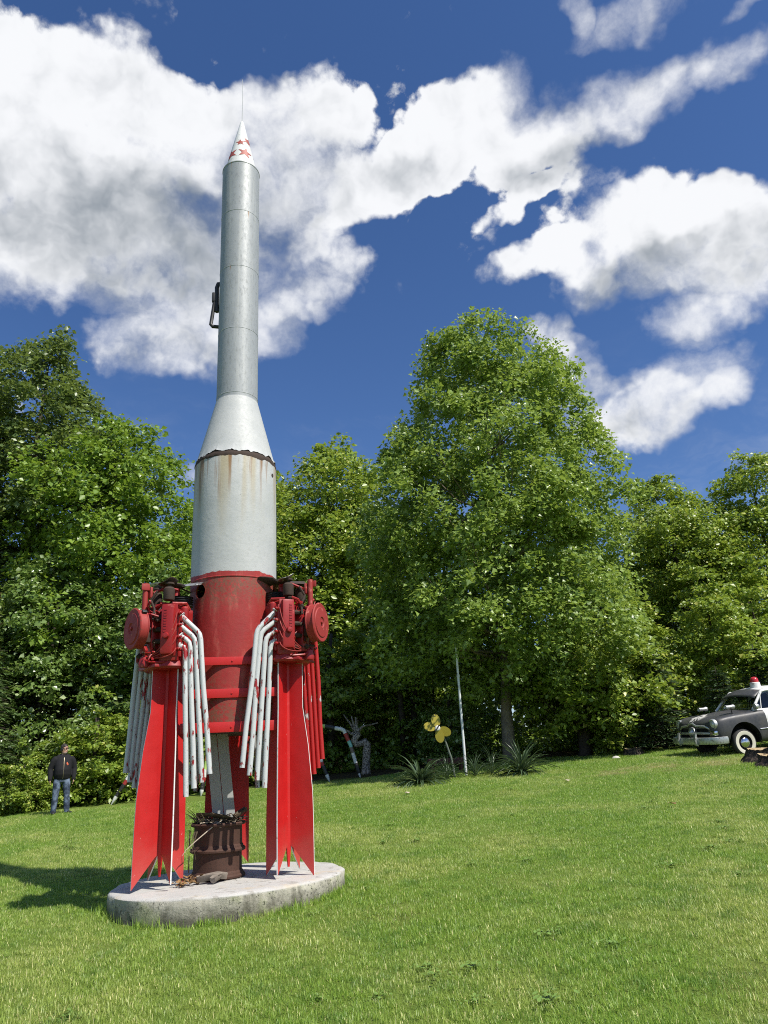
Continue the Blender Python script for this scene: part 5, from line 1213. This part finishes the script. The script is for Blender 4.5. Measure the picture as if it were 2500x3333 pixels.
def turn_head(mb, H, deg=42):
    out = []
    for v in mb.V:
        k = min(max((v[2] - 1.50) / 0.07, 0), 1); a = R_(deg) * k; d = Vector(v) - H
        out.append((H.x + d.x * math.cos(a) - d.y * math.sin(a), H.y + d.x * math.sin(a) + d.y * math.cos(a), v[2]))
    mb.V = out; return mb
def build_person():
    x, y = -8.97, 20.65
    root = empty('person', (x, y, gz(x, y)), R_(30), label='person in black hooded jacket and blue jeans standing by the bushes', cat='person')
    skin = plain('skin', (0.48, 0.27, 0.19), 0.5, var=0.08); black = plain('black_cotton', (0.016, 0.016, 0.018), 0.85, var=0.3, scale=20, bmp=0.3, spec=0.2)
    jm, g, b = newmat('denim'); co = objco(g); q = g.sep(co)
    fade = g.ss(g.noise(co, 7.0, 4.0, 0.6), 0.40, 0.68)
    g.L(g.mix(fade, (0.022, 0.034, 0.062), (0.16, 0.21, 0.30)), b.inputs['Base Color']); b.inputs['Roughness'].default_value = 0.85; bump(g, b, g.noise(co, 22.0, 3.0, 0.5), 0.5, 0.02)
    # joints (facing -Y, the person's left is +X)
    hipL, kneeL, ankL = (0.105, 0, 0.90), (0.15, -0.01, 0.49), (0.185, 0.02, 0.09)
    hipR, kneeR, ankR = (-0.105, 0, 0.90), (-0.125, -0.01, 0.49), (-0.14, 0.05, 0.09)
    shL, elL, wrL = (0.205, 0.01, 1.42), (0.295, 0.045, 1.14), (0.285, -0.03, 0.90)
    shR, elR, wrR = (-0.205, 0.01, 1.42), (-0.300, 0.05, 1.14), (-0.295, -0.02, 0.90)
    body = MB()
    tors = [((0, 0.0, 0.84), .15, .10), ((0, 0, 0.95), .165, .125), ((0, -0.02, 1.08), .165, .14), ((0, -0.015, 1.22), .165, .13), ((0, 0, 1.36), .15, .10), ((0, 0.005, 1.43), .09, .07), ((0, 0.0, 1.50), .06, .06)]
    body.loft([ell_ring(c, a, b2) for c, a, b2 in tors])
    limb(body, [(0, 0.005, 1.44), (0, -0.005, 1.56)], [0.062, 0.056])
    H = Vector((0, -0.02, 1.645))
    body.loft([ell_ring(H + Vector((0, dy, dz)), rx, ry, n=18) for dz, rx, ry, dy in ((-0.125, .030, .035, -0.035), (-0.105, .052, .062, -0.022), (-0.06, .066, .086, -0.008), (0.0, .075, .098, 0.0), (0.05, .074, .098, 0.006), (0.09, .060, .082, 0.01), (0.115, .03, .045, 0.01))])
    limb(body, [H + Vector((0, -0.085, 0.015)), H + Vector((0, -0.112, -0.022)), H + Vector((0, -0.10, -0.035))], [0.010, 0.016, 0.012], 8)
    for s in (1, -1): limb(body, [H + Vector((s * 0.070, 0.012, 0.02)), H + Vector((s * 0.084, 0.02, 0.0)), H + Vector((s * 0.074, 0.014, -0.03))], [(0.012, 0.02), (0.012, 0.02), 0.01], 8)
    limb(body, [H + Vector((-0.02, -0.095, -0.062)), H + Vector((0.02, -0.095, -0.062))], [0.009, 0.009], 8)
    for hp, kn, an in ((hipL, kneeL, ankL), (hipR, kneeR, ankR)):
        limb(body, [hp, Vector(hp).lerp(Vector(kn), 0.5), kn, Vector(kn).lerp(Vector(an), 0.35), an, (an[0], an[1], 0.05)], [0.085, 0.075, 0.055, 0.055, 0.036, 0.036])
        limb(body, [(an[0], an[1] + 0.03, 0.045), (an[0] + (0.02 if an[0] > 0 else 0), an[1] - 0.06, 0.04), (an[0] + (0.045 if an[0] > 0 else 0), an[1] - 0.10, 0.034)], [(0.03, 0.03), (0.03, 0.024), (0.022, 0.016)])
    for s, sh, el, wr in ((1, shL, elL, wrL), (-1, shR, elR, wrR)):
        limb(body, [(s * 0.13, 0.005, 1.39), (s * 0.19, 0.01, 1.38), el, Vector(el).lerp(Vector(wr), 0.4), wr], [0.04, 0.045, 0.040, 0.040, 0.028])
        w = Vector(wr); d = Vector((-s * 0.03, -0.10, -0.99)).normalized(); fw = Vector((0, -1, -0.1)).normalized()
        limb(body, [w, w + d * 0.05, w + d * 0.095], [(0.024, 0.028), (0.02, 0.042), (0.017, 0.040)], 10)
        for i, L in enumerate((0.070, 0.080, 0.075, 0.058)):
            b0 = w + d * 0.09 + fw * (0.028 - 0.019 * i); limb(body, [b0, b0 + d * L * 0.5 + Vector((-s * 0.006, 0, 0)), b0 + d * L * 0.9 + Vector((-s * 0.028, 0, 0))], [0.0095, 0.009, 0.007], 7)
        t0 = w + d * 0.03 + fw * 0.022; limb(body, [t0, t0 + d * 0.04 + fw * 0.026, t0 + d * 0.075 + fw * 0.028], [0.012, 0.0105, 0.008], 7)
    turn_head(body, H); remesh(body, 'body', skin, 0.0075, 3, root)
    jk = MB()
    jk.loft([ell_ring(c, a, b2, n=20) for c, a, b2 in (((0, 0, 0.87), .185, .145), ((0, 0, 0.90), .20, .165), ((0, -0.02, 1.0), .215, .19), ((0, -0.025, 1.12), .215, .195), ((0, -0.01, 1.26), .215, .17), ((0, 0.005, 1.38), .21, .14), ((0, 0.01, 1.46), .15, .105), ((0, 0.01, 1.50), .085, .085))])
    for s, sh, el, wr in ((1, shL, elL, wrL), (-1, shR, elR, wrR)):
        limb(jk, [(s * 0.06, 0.01, 1.425), (s * 0.13, 0.01, 1.425), (s * 0.19, 0.012, 1.40), (s * 0.235, 0.02, 1.34), (s * 0.268, 0.035, 1.25), el, Vector(el).lerp(Vector(wr), 0.5), Vector(wr) + Vector((0, 0, -0.01)), Vector(wr) + Vector((0, 0, -0.06))], [0.07, 0.08, 0.085, 0.085, 0.08, 0.074, 0.066, 0.056, 0.048], 16)
    limb(jk, [(-0.10, 0.06, 1.49), (-0.06, 0.115, 1.50), (0.0, 0.135, 1.49), (0.06, 0.115, 1.50), (0.10, 0.06, 1.49)], [0.035, 0.045, 0.055, 0.045, 0.035])
    limb(jk, [(-0.10, 0.05, 1.50), (-0.085, -0.03, 1.48), (-0.03, -0.085, 1.44)], [0.028, 0.03, 0.02]); limb(jk, [(0.10, 0.05, 1.50), (0.085, -0.03, 1.48), (0.03, -0.085, 1.44)], [0.028, 0.03, 0.02])
    jak = remesh(jk, 'jacket', black, 0.012, 7, root); jak['label'] = 'black hooded zip jacket'
    def front(px, z, out=0.006):
        # surface of the jacket front at height z
        best = -0.22
        ok, loc, nn, i = jak.ray_cast(Vector((px, -1.0, z)), Vector((0, 1, 0)))
        return Vector((px, (loc.y if ok else best) - out, z))
    bpy.context.view_layer.update()
    MB().tube([front(0.0, z) for z in np.linspace(0.89, 1.42, 12)], 0.005, 6).build('zip', plain('zip_metal', (0.35, 0.30, 0.2), 0.4, 0.6), jak)
    em = MB(); cpt = front(0.085, 1.27, 0.007)
    for dx, dz, w, h in ((0, 0, 0.045, 0.04), (0.012, -0.03, 0.03, 0.025), (-0.006, 0.026, 0.025, 0.02)):
        p = [front(0.085 + dx + sx * w / 2, 1.27 + dz + sz * h / 2, 0.006) for sx, sz in ((-1, -1), (1, -1), (1.1, 0.2), (0.2, 1.2), (-0.9, 0.7))]; em.add(p, [tuple(range(5))])
    em.build('emblem', plain('orange_print', (0.50, 0.10, 0.04), 0.8), jak, None)
    je = MB()
    je.loft([ell_ring(c, a, b2, n=18) for c, a, b2 in (((0, 0, 0.80), .14, .12), ((0, 0, 0.86), .175, .135), ((0, 0, 0.94), .178, .14))])
    for hp, kn, an in ((hipL, kneeL, ankL), (hipR, kneeR, ankR)):
        limb(je, [(hp[0] * 0.85, 0, 0.88), Vector(hp).lerp(Vector(kn), 0.3), Vector(hp).lerp(Vector(kn), 0.65), kn, Vector(kn).lerp(Vector(an), 0.35), Vector(kn).lerp(Vector(an), 0.7), Vector(an) + Vector((0, 0, 0.0)), (an[0], an[1], 0.045)], [(0.105, 0.115), (0.102, 0.11), 0.09, 0.078, 0.078, 0.075, 0.072, 0.074])
    remesh(je, 'jeans', jm, 0.012, 4, root)
    shoe = plain('black_shoe', (0.018, 0.018, 0.02), 0.5)
    for an, rz in ((ankL, 35), (ankR, -5)):
        s = MB(); s.loft([ell_ring((0, yy, zz), rx, rz2, (0, 1, 0), 14) for yy, zz, rx, rz2 in ((0.075, 0.04, .028, .03), (0.05, 0.048, .042, .045), (-0.02, 0.055, .045, .05), (-0.10, 0.042, .05, .038), (-0.17, 0.034, .046, .028), (-0.205, 0.03, .02, .016))])
        o = remesh(s, 'shoe', shoe, 0.01, 3, root); o.location = (an[0], an[1], 0.004); o.rotation_euler = (0, 0, R_(rz))
    hd = MB(); hd.loft([ell_ring(H + Vector((0, dy, dz)), rx, ry, n=18) for dz, rx, ry, dy in ((-0.06, .05, .05, 0.055), (0.0, .081, .075, 0.035), (0.05, .083, .098, 0.016), (0.085, .074, .100, 0.008), (0.115, .055, .075, 0.01), (0.135, .02, .03, 0.012))])
    rg = random.Random(5)
    for k in range(40):
        a = rg.uniform(0, 2 * PI); e = rg.uniform(0.1, 1.4); n = Vector((math.cos(a) * math.cos(e) * .082, math.sin(a) * math.cos(e) * .098 + .01, math.sin(e) * .075 + .055))
        if n.y < -0.07 and n.z < 0.08: continue
        limb(hd, [H + n * 0.9, H + n * 1.07 + Vector((0.01, 0, 0.0))], [0.016, 0.010], 6)
    hair = plain('dark_hair', (0.028, 0.02, 0.016), 0.6, var=0.4, scale=40)
    turn_head(hd, H); remesh(hd, 'hair', hair, 0.008, 1, root)
    bd = MB(); bd.loft([ell_ring(H + Vector((0, -0.052 + dy, dz)), rx, ry, n=12) for dz, rx, ry, dy in ((-0.132, .018, .02, 0.008), (-0.115, .038, .042, 0.0), (-0.09, .05, .05, 0.004), (-0.078, .04, .044, 0.008))]); turn_head(bd, H); remesh(bd, 'beard', plain('grey_beard', (0.20, 0.15, 0.12), 0.8), 0.007, 1, root)
    gl = MB(); 
    for s in (1, -1): gl.box(H + Vector((s * 0.032, -0.104, 0.018)), (0.052, 0.010, 0.034), bev=0.004); gl.box(H + Vector((s * 0.071, -0.05, 0.022)), (0.006, 0.11, 0.012))
    turn_head(gl, H).build('sunglasses', M_BLACK, root)
    hp = MB()
    for s in (1, -1): hp.lathe([(0.0, 0.0), (0.038, 0.0), (0.042, 0.012), (0.038, 0.03), (0.0, 0.034)], 16, Matrix.Translation(H + Vector((s * 0.075, 0.012, -0.01))) @ Matrix.Rotation(s * PI / 2, 4, 'Y'), cap=False)
    hp.tube([H + Vector((0.095 * math.cos(t), 0.012, 0.02 + 0.125 * math.sin(t))) for t in np.linspace(0, PI, 13)], 0.009, 6)
    turn_head(hp, H).build('headphones', M_BLACK, root)
    # the head looks along towards the rocket
    return root
build_person()

# ------------------------------------------------------------------ old police car
def fixn(me):
    bm = bmesh.new(); bm.from_mesh(me); bmesh.ops.recalc_face_normals(bm, faces=list(bm.faces)); bm.to_mesh(me); bm.free(); return me
def build_car():
    C = Vector((9.80, 20.05, 0)); hd = R_(192.0); fw = Vector((math.cos(hd), math.sin(hd), 0)); lf = Vector((-math.sin(hd), math.cos(hd), 0))
    def g_at(a, b): p = C + fw * a + lf * b; return gz(p.x, p.y)
    zf, zr, zl, zR = (g_at(1.45, 0), g_at(-1.45, 0), g_at(0, .7), g_at(0, -.7)); fw3 = (fw + Vector((0, 0, (zf - zr) / 2.9))).normalized(); lf3 = (lf + Vector((0, 0, (zl - zR) / 1.4))).normalized(); up = fw3.cross(lf3).normalized(); lf3 = up.cross(fw3)
    root = empty('police_car', label='old two-tone police car with faded black nose, white doors and red roof beacon', cat='car')
    root.matrix_world = Matrix(((fw3.x, lf3.x, up.x, C.x), (fw3.y, lf3.y, up.y, C.y), (fw3.z, lf3.z, up.z, (zf + zr) / 2 - 0.03), (0, 0, 0, 1)))
    # worn black paint with chalky patches and bare primer
    mk, g, b = newmat('car_faded_black'); co = objco(g); q = g.sep(co)
    n = g.noise(co, 2.5, 5.0, 0.6); n2 = g.noise(co, 14.0, 5.0, 0.65)
    cc = g.mix(n2, (0.022, 0.023, 0.026), (0.060, 0.060, 0.062)); cc = g.mix(g.m('MULTIPLY', g.ss(n, 0.45, 0.7), 0.55), cc, (0.085, 0.078, 0.066))
    patch = g.m('MULTIPLY', g.ss(g.noise(co, 4.5, 5.0, 0.6), 0.50, 0.53), g.m('MULTIPLY', g.ss(g.v('LENGTH', g.v('SUBTRACT', co, (1.98, -0.12, 1.02))), 0.36, 0.20), 1.0))
    g.L(g.mix(patch, cc, (0.62, 0.60, 0.55)), b.inputs['Base Color']); g.put(b.inputs['Roughness'], g.m('ADD', 0.32, g.m('MULTIPLY', n2, 0.3)))
    mw = plain('car_white', (0.68, 0.68, 0.65), 0.35, var=0.08, scale=4, dirt=(0.35, 0.30, 0.22), dirt_amt=0.18)
    chrome = plain('chrome', (0.62, 0.63, 0.64), 0.16, 1.0, 0.15, 9, (0.25, 0.22, 0.18), 0.25)
    dullch = plain('dull_chrome', (0.50, 0.51, 0.49), 0.42, 0.75, 0.2, 9, (0.22, 0.20, 0.16), 0.35)
    tyre = plain('tyre', (0.022, 0.022, 0.022), 0.8, var=0.3, bmp=0.3); ww = plain('whitewall', (0.62, 0.58, 0.48), 0.6, var=0.1)
    dark = plain('car_dark_cavity', (0.006, 0.006, 0.006), 0.9); intr = plain('car_interior', (0.05, 0.045, 0.04), 0.8)
    gm, g, b = newmat('car_glass'); tr = g.n('ShaderNodeBsdfTransparent'); tr.inputs[0].default_value = (0.62, 0.68, 0.66, 1); gl = g.n('ShaderNodeBsdfGlossy'); gl.inputs['Roughness'].default_value = 0.03; fr = g.n('ShaderNodeFresnel'); fr.inputs[0].default_value = 1.5
    ms = g.n('ShaderNodeMixShader'); g.L(g.m('ADD', fr.outputs[0], 0.02), ms.inputs[0]); g.L(tr.outputs[0], ms.inputs[1]); g.L(gl.outputs[0], ms.inputs[2]); g.L(ms.outputs[0], gm.node_tree.nodes['Material Output'].inputs[0])
    S = [(2.235, .50, .56, (.46, .80), (.34, .80), .825), (2.20, .45, .74, (.60, .87), (.42, .85), .88), (2.12, .40, .86, (.70, .945), (.50, .895), .945), (1.95, .35, .905, (.735, .985), (.54, .94), 1.02), (1.6, .29, .915, (.75, 1.015), (.56, .985), 1.075), (1.2, .27, .915, (.765, 1.03), (.58, 1.01), 1.10), (0.98, .27, .915, (.80, 1.04), (.62, 1.05), 1.10), (0.88, .27, .916, (.81, 1.04), (.64, 1.055), 1.085), (0.84, .27, .917, (.815, 1.04), (.66, 1.055), 1.075), (0.4, .27, .92, (.84, 1.04), (.70, 1.05), 1.06), (-0.9, .27, .92, (.84, 1.04), (.70, 1.05), 1.06), (-0.95, .27, .92, (.84, 1.04), (.70, 1.05), 1.06), (-1.6, .29, .905, (.80, 1.03), (.66, 1.04), 1.06), (-2.2, .34, .87, (.70, .98), (.5, .99), 1.01), (-2.5, .42, .80, (.60, .92), (.42, .92), .93), (-2.62, .50, .60, (.5, .84), (.36, .84), .85)]
    rings = []
    for x, zb, w, (yf, zf_), (yv, zv), zc in S:
        half = [(0, zb), (w * 0.86, zb), (w * 0.97, zb + 0.06), (w, zb + 0.18), (w * 1.005, 0.66), (w * 0.985, zf_ - 0.12), (w * 0.94, zf_ - 0.035), (yf, zf_), (yv, zv), (0.28, zc - 0.028 - (0.012 if x > 0.6 else 0)), (0, zc)]
        rings.append([Vector((x, yy, zz)) for yy, zz in half] + [Vector((x, -yy, zz)) for yy, zz in half[-2:0:-1]])
    mb = MB().loft(rings); n = len(rings[0]); mi = []
    for f in mb.F:
        xs = [mb.V[i][0] for i in f]; zc_ = sum(mb.V[i][2] for i in f) / len(f); cx = sum(xs) / len(xs)
        mi.append(1 if (-0.95 < cx < 0.85 or (0.85 < cx < 0.95 and zc_ > 1.03)) else 0)
    mb.MI = mi
    me = fixn(npmesh('body', np.array(mb.V), mb.F, [mk, mw, dark], smooth=True, mi=mb.MI)); bo = bpy.data.objects.new('body', me); COL.objects.link(bo)
    sb = bo.modifiers.new('s', 'SUBSURF'); sb.levels = 3; sb.render_levels = 3
    cut = MB()
    for xx in (1.45, -1.45):
        for s in (1, -1):
            cut.loft([[Vector((xx + r * math.cos(a) * 1.0, s * yy, 0.37 + r * math.sin(a))) for a in np.linspace(0, 2 * PI, 41)[:-1]] for yy, r in ((0.50, 0.43), (1.1, 0.435))])
    cut.box((2.30, 0, 0.61), (0.24, 1.16, 0.20))
    cm = fixn(npmesh('cut', np.array(cut.V), cut.F, dark)); co_ = bpy.data.objects.new('cut', cm); COL.objects.link(co_)
    bl = bo.modifiers.new('b', 'BOOLEAN'); bl.object = co_; bl.operation = 'DIFFERENCE'; bl.solver = 'EXACT'
    dg = bpy.context.evaluated_depsgraph_get(); nm = bpy.data.meshes.new_from_object(bo.evaluated_get(dg)); bpy.data.objects.remove(bo); bpy.data.objects.remove(co_)
    nm.name = 'body'; nm.polygons.foreach_set('use_smooth', np.ones(len(nm.polygons), dtype=bool)); nm.set_sharp_from_angle(angle=R_(40))
    body = link('body', nm, root)
    # wheels
    for xx in (1.45, -1.45):
        for s in (1, -1):
            Mx = Matrix.Translation((xx, s * 0.76, 0.318)) @ Matrix.Rotation(-s * PI / 2, 4, 'X')
            w = MB().lathe([(0.17, -0.08), (0.27, -0.085), (0.305, -0.065), (0.322, -0.03), (0.322, 0.03), (0.308, 0.065), (0.278, 0.085), (0.18, 0.078)], 40, Mx, cap=False).build('wheel', tyre, root, 40)
            MB().lathe([(0.273, 0.0870), (0.268, 0.0915), (0.21, 0.0915), (0.185, 0.085)], 40, Mx, cap=False).build('whitewall', ww, w, 40)
            MB().lathe([(0.187, 0.084), (0.17, 0.05), (0.14, 0.045), (0.0, 0.04)], 32, Mx, cap=False).build('rim', dark, w, 40)
            MB().lathe([(0.132, 0.052), (0.125, 0.075), (0.10, 0.098), (0.05, 0.112), (0.0, 0.115)], 32, Mx, cap=False).build('hub_cap', chrome, w, 60)
    # headlights
    for s in (1, -1):
        Mx = Matrix.Translation((2.10, s * 0.70, 0.80)) @ Matrix.Rotation(PI / 2, 4, 'Y')
        h = MB().lathe([(0.128, -0.08), (0.132, 0.0), (0.135, 0.06), (0.124, 0.078), (0.104, 0.074), (0.10, 0.055)], 28, Mx, cap=False).build('headlight', dullch, root, 40)
        MB().lathe([(0.102, 0.058), (0.085, 0.082), (0.05, 0.098), (0.0, 0.104)], 24, Mx, cap=False).build('lens', plain('lens', (0.50, 0.50, 0.44), 0.15, 0.3, 0.2), h, 60)
    # grille mouth: upper lip, centre spinner, cross bar, end lamps
    pts = [(2.12, .66, .60), (2.19, .63, .70), (2.235, .48, .765), (2.26, .3, .775), (2.275, .17, .785), (2.285, .09, .83), (2.285, 0, .842)]
    pts = pts + [(x, -y, z) for x, y, z in pts[-2::-1]]
    MB().tube(pts, 0.026, 10).build('grille_lip', dullch, root, 60)
    MB().tube([(2.13, .70, .585), (2.235, .5, .60), (2.265, .25, .605), (2.27, 0, .605), (2.265, -.25, .605), (2.235, -.5, .60), (2.13, -.70, .585)], 0.036, 10).build('grille_bar', dullch, root, 60)
    Mx = Matrix.Translation((2.27, 0, 0.625)) @ Matrix.Rotation(PI / 2, 4, 'Y')
    sp = MB().lathe([(0.115, -0.05), (0.135, 0.0), (0.13, 0.04), (0.105, 0.045), (0.10, 0.02)], 24, Mx, cap=False).build('spinner', dullch, root, 40)
    MB().lathe([(0.10, 0.01), (0.088, 0.05), (0.05, 0.10), (0.0, 0.125)], 24, Mx, cap=False).build('spinner_nose', dullch, sp, 60)
    for s in (1, -1):
        l = MB().box((2.13, s * 0.72, 0.60), (0.20, 0.20, 0.12), bev=0.03).build('parking_lamp', chrome, root, 40)
        MB().box((2.225, s * 0.69, 0.60), (0.02, 0.09, 0.06), bev=0.008).build('lamp_glass', plain('amber_glass', (0.35, 0.25, 0.15), 0.3), l)
    # bumper with two upright guards
    rings = []
    for x, y in ((1.98, .93), (2.22, .915), (2.33, .80), (2.40, .5), (2.425, .2), (2.43, 0)): rings.append((x, y))
    rings += [(x, -y) for x, y in rings[-2::-1]]
    rr = []
    for i, (x, y) in enumerate(rings):
        a = Vector(rings[min(i + 1, len(rings) - 1)]) - Vector(rings[max(i - 1, 0)]); nn = Vector((-a.y, a.x)).normalized() * -1; nn = nn if nn.x > -0.2 and (nn.dot(Vector((x - 1.2, y))) > 0) else -nn
        rr.append([Vector((x + nn.x * o, y + nn.y * o, 0.43 + dz)) for o, dz in ((0.0, -.085), (0.03, -.075), (0.042, 0.0), (0.03, .075), (0.0, .085), (-0.02, .07), (0.008, 0.0), (-0.02, -.07))])
    bp = MB().loft(rr).build('bumper', dullch, root, 50)
    for s in (1, -1): MB().prism([(0.0, -0.13), (0.06, -0.10), (0.075, 0.02), (0.03, 0.17), (0.0, 0.20)], 0.075, Matrix.Translation((2.445, s * 0.36, 0.44)) @ Matrix.Rotation(PI / 2, 4, 'X')).build('bumper_guard', dullch, bp, 30)
    # cabin: roof, pillars, glazing (set over the doors)
    CAB = 0.32; kids0 = set(root.children)
    def rs(x, hw, z, cr): return [Vector((x, yy * hw, z + cr * (1 - yy * yy) - 0.05 * abs(yy) ** 6)) for yy in np.linspace(-1, 1, 15)]
    top = [rs(0.23, .60, 1.475, .05), rs(0.10, .64, 1.52, .06), (rs(-0.3, .68, 1.535, .075)), rs(-0.8, .66, 1.52, .075), rs(-1.15, .62, 1.46, .06), rs(-1.35, .60, 1.38, .05)]
    mr = MB().loft(top, cap=False, closed=False); ro = mr.build('roof', mw, root, 60); sd = ro.modifiers.new('t', 'SOLIDIFY'); sd.thickness = 0.04
    pil = MB()
    for s in (1, -1):
        pil.tube([(0.66, s * .74, 1.05), (0.45, s * .69, 1.27), (0.22, s * .615, 1.49)], 0.035, 8)
        pil.tube([(-0.42, s * .79, 1.04), (-0.42, s * .66, 1.5)], 0.035, 8)
        pil.loft([[Vector((-1.12, s * .74, 1.04)), Vector((-1.75, s * .70, 1.04)), Vector((-1.36, s * .585, 1.40)), Vector((-1.05, s * .63, 1.48))], [Vector((-1.12, s * .70, 1.04)), Vector((-1.75, s * .66, 1.04)), Vector((-1.36, s * .55, 1.40)), Vector((-1.05, s * .59, 1.48))]])
        pil.tube([(0.66, s * .75, 1.045), (0.0, s * .79, 1.045), (-1.2, s * .79, 1.045)], 0.025, 6); pil.tube([(0.22, s * .635, 1.49), (-0.3, s * .675, 1.515), (-1.05, s * .63, 1.48)], 0.025, 6)
        pil.tube([(0.44, s * .77, 1.05), (0.30, s * .665, 1.45)], 0.012, 6)
    pil.build('pillars', mw, root, 50)
    ws = MB(); V, F = [], []
    for j, t in enumerate(np.linspace(0, 1, 5)):
        for i, yy in enumerate(np.linspace(-1, 1, 11)): V.append((0.66 + (0.23 - 0.66) * t + 0.07 * (1 - yy * yy), yy * (0.72 + (0.60 - 0.72) * t), 1.055 + 0.43 * t + 0.02 * (1 - yy * yy)))
    for j in range(4):
        for i in range(10): F.append((j * 11 + i, j * 11 + i + 1, (j + 1) * 11 + i + 1, (j + 1) * 11 + i))
    ws.add(V, F).build('windshield', gm, root, 60)
    for s in (1, -1):
        MB().add([(0.60, s * .755, 1.06), (-0.40, s * .785, 1.06), (-0.40, s * .665, 1.49), (0.22, s * .63, 1.48)], [(0, 1, 2, 3)]).build('side_window', gm, root, None)
        MB().add([(-0.44, s * .785, 1.06), (-1.12, s * .745, 1.06), (-1.05, s * .635, 1.46), (-0.44, s * .665, 1.49)], [(0, 1, 2, 3)]).build('quarter_window', gm, root, None)
    MB().add([(-1.75, .62, 1.06), (-1.75, -.62, 1.06), (-1.36, -.55, 1.38), (-1.36, .55, 1.38)], [(0, 1, 2, 3)]).build('rear_window', gm, root, None)
    it = MB(); it.box((-0.45, 0, 1.02), (0.14, 1.2, 0.36), bev=0.04); it.box((0.45, 0, 1.03), (0.2, 1.3, 0.10), bev=0.03); it.box((-1.15, 0, 1.02), (0.14, 1.2, 0.3), bev=0.04)
    seat = it.build('seats', intr, root, 40)
    MB().tube([(0.28 + 0.05 * math.sin(t), 0.36 + 0.2 * math.cos(t), 1.10 + 0.19 * math.sin(t)) for t in np.linspace(0, 2 * PI, 25)], 0.014, 6).build('steering_wheel', dark, root)
    # sagging sun visor over the windshield
    V, F = [], []
    for j, t in enumerate(np.linspace(0, 1, 5)):
        for i, yy in enumerate(np.linspace(-1, 1, 13)): V.append((0.20 + 0.36 * t * (1.0 - 0.12 * yy * yy) + 0.05 * (1 - yy * yy), yy * (0.61 + 0.10 * t), 1.515 + 0.035 * (1 - yy * yy) - 0.085 * t - 0.07 * t * t * (1 if yy > 0 else 1 + 0.8 * yy * yy) - 0.03 * yy * yy))
    for j in range(4):
        for i in range(12): F.append((j * 13 + i, j * 13 + i + 1, (j + 1) * 13 + i + 1, (j + 1) * 13 + i))
    o = MB().add(V, F).build('sun_visor', mk, root, 60); o.modifiers.new('t', 'SOLIDIFY').thickness = 0.015
    # beacon, siren, mirror, second siren, trim
    b_ = MB().lathe([(0.135, 1.575), (0.13, 1.60), (0.122, 1.70), (0.105, 1.715), (0.0, 1.715)], 24, Matrix.Translation((-0.02, 0.15, -0.0)), cap=False).build('beacon', mw, root, 40)
    MB().lathe([(0.10, 1.715), (0.102, 1.76), (0.09, 1.81), (0.055, 1.845), (0.0, 1.855)], 24, Matrix.Translation((-0.02, 0.15, 0)), cap=False).build('beacon_dome', plain('red_glass', (0.45, 0.02, 0.03), 0.25), b_, 60)
    for o in set(root.children) - kids0: o.location.x += CAB
    for s, xx, zz in ((1, 1.48, 1.17), (-1, 1.48, 1.15)):
        sr = MB().tube([(xx - 0.02, s * .58, 1.0), (xx - 0.02, s * .56, zz)], 0.014, 8).build('siren', dark, root)
        MB().lathe([(0.0, -0.13), (0.045, -0.125), (0.06, -0.09), (0.05, -0.05), (0.042, 0.0), (0.05, 0.10), (0.055, 0.13), (0.04, 0.12), (0.0, 0.10)], 18, Matrix.Translation((xx, s * .56, zz)) @ Matrix.Rotation(PI / 2, 4, 'Y'), cap=False).build('siren_horn', dullch, sr, 40)
    MB().lathe([(0.0, -0.07), (0.05, -0.06), (0.075, 0.0), (0.072, 0.05), (0.0, 0.06)], 18, Matrix.Translation((0.93, 0.83, 1.13)) @ Matrix.Rotation(PI / 2, 4, 'Y'), cap=False).build('spot_lamp', dullch, root, 40)
    for s in (1, -1):
        MB().tube([(1.02, s * 0.922, 0.60), (0.3, s * 0.928, 0.605), (-0.95, s * 0.928, 0.605)], 0.014, 6).build('trim_strip', chrome, root)
    return root
build_car()
build_grass()
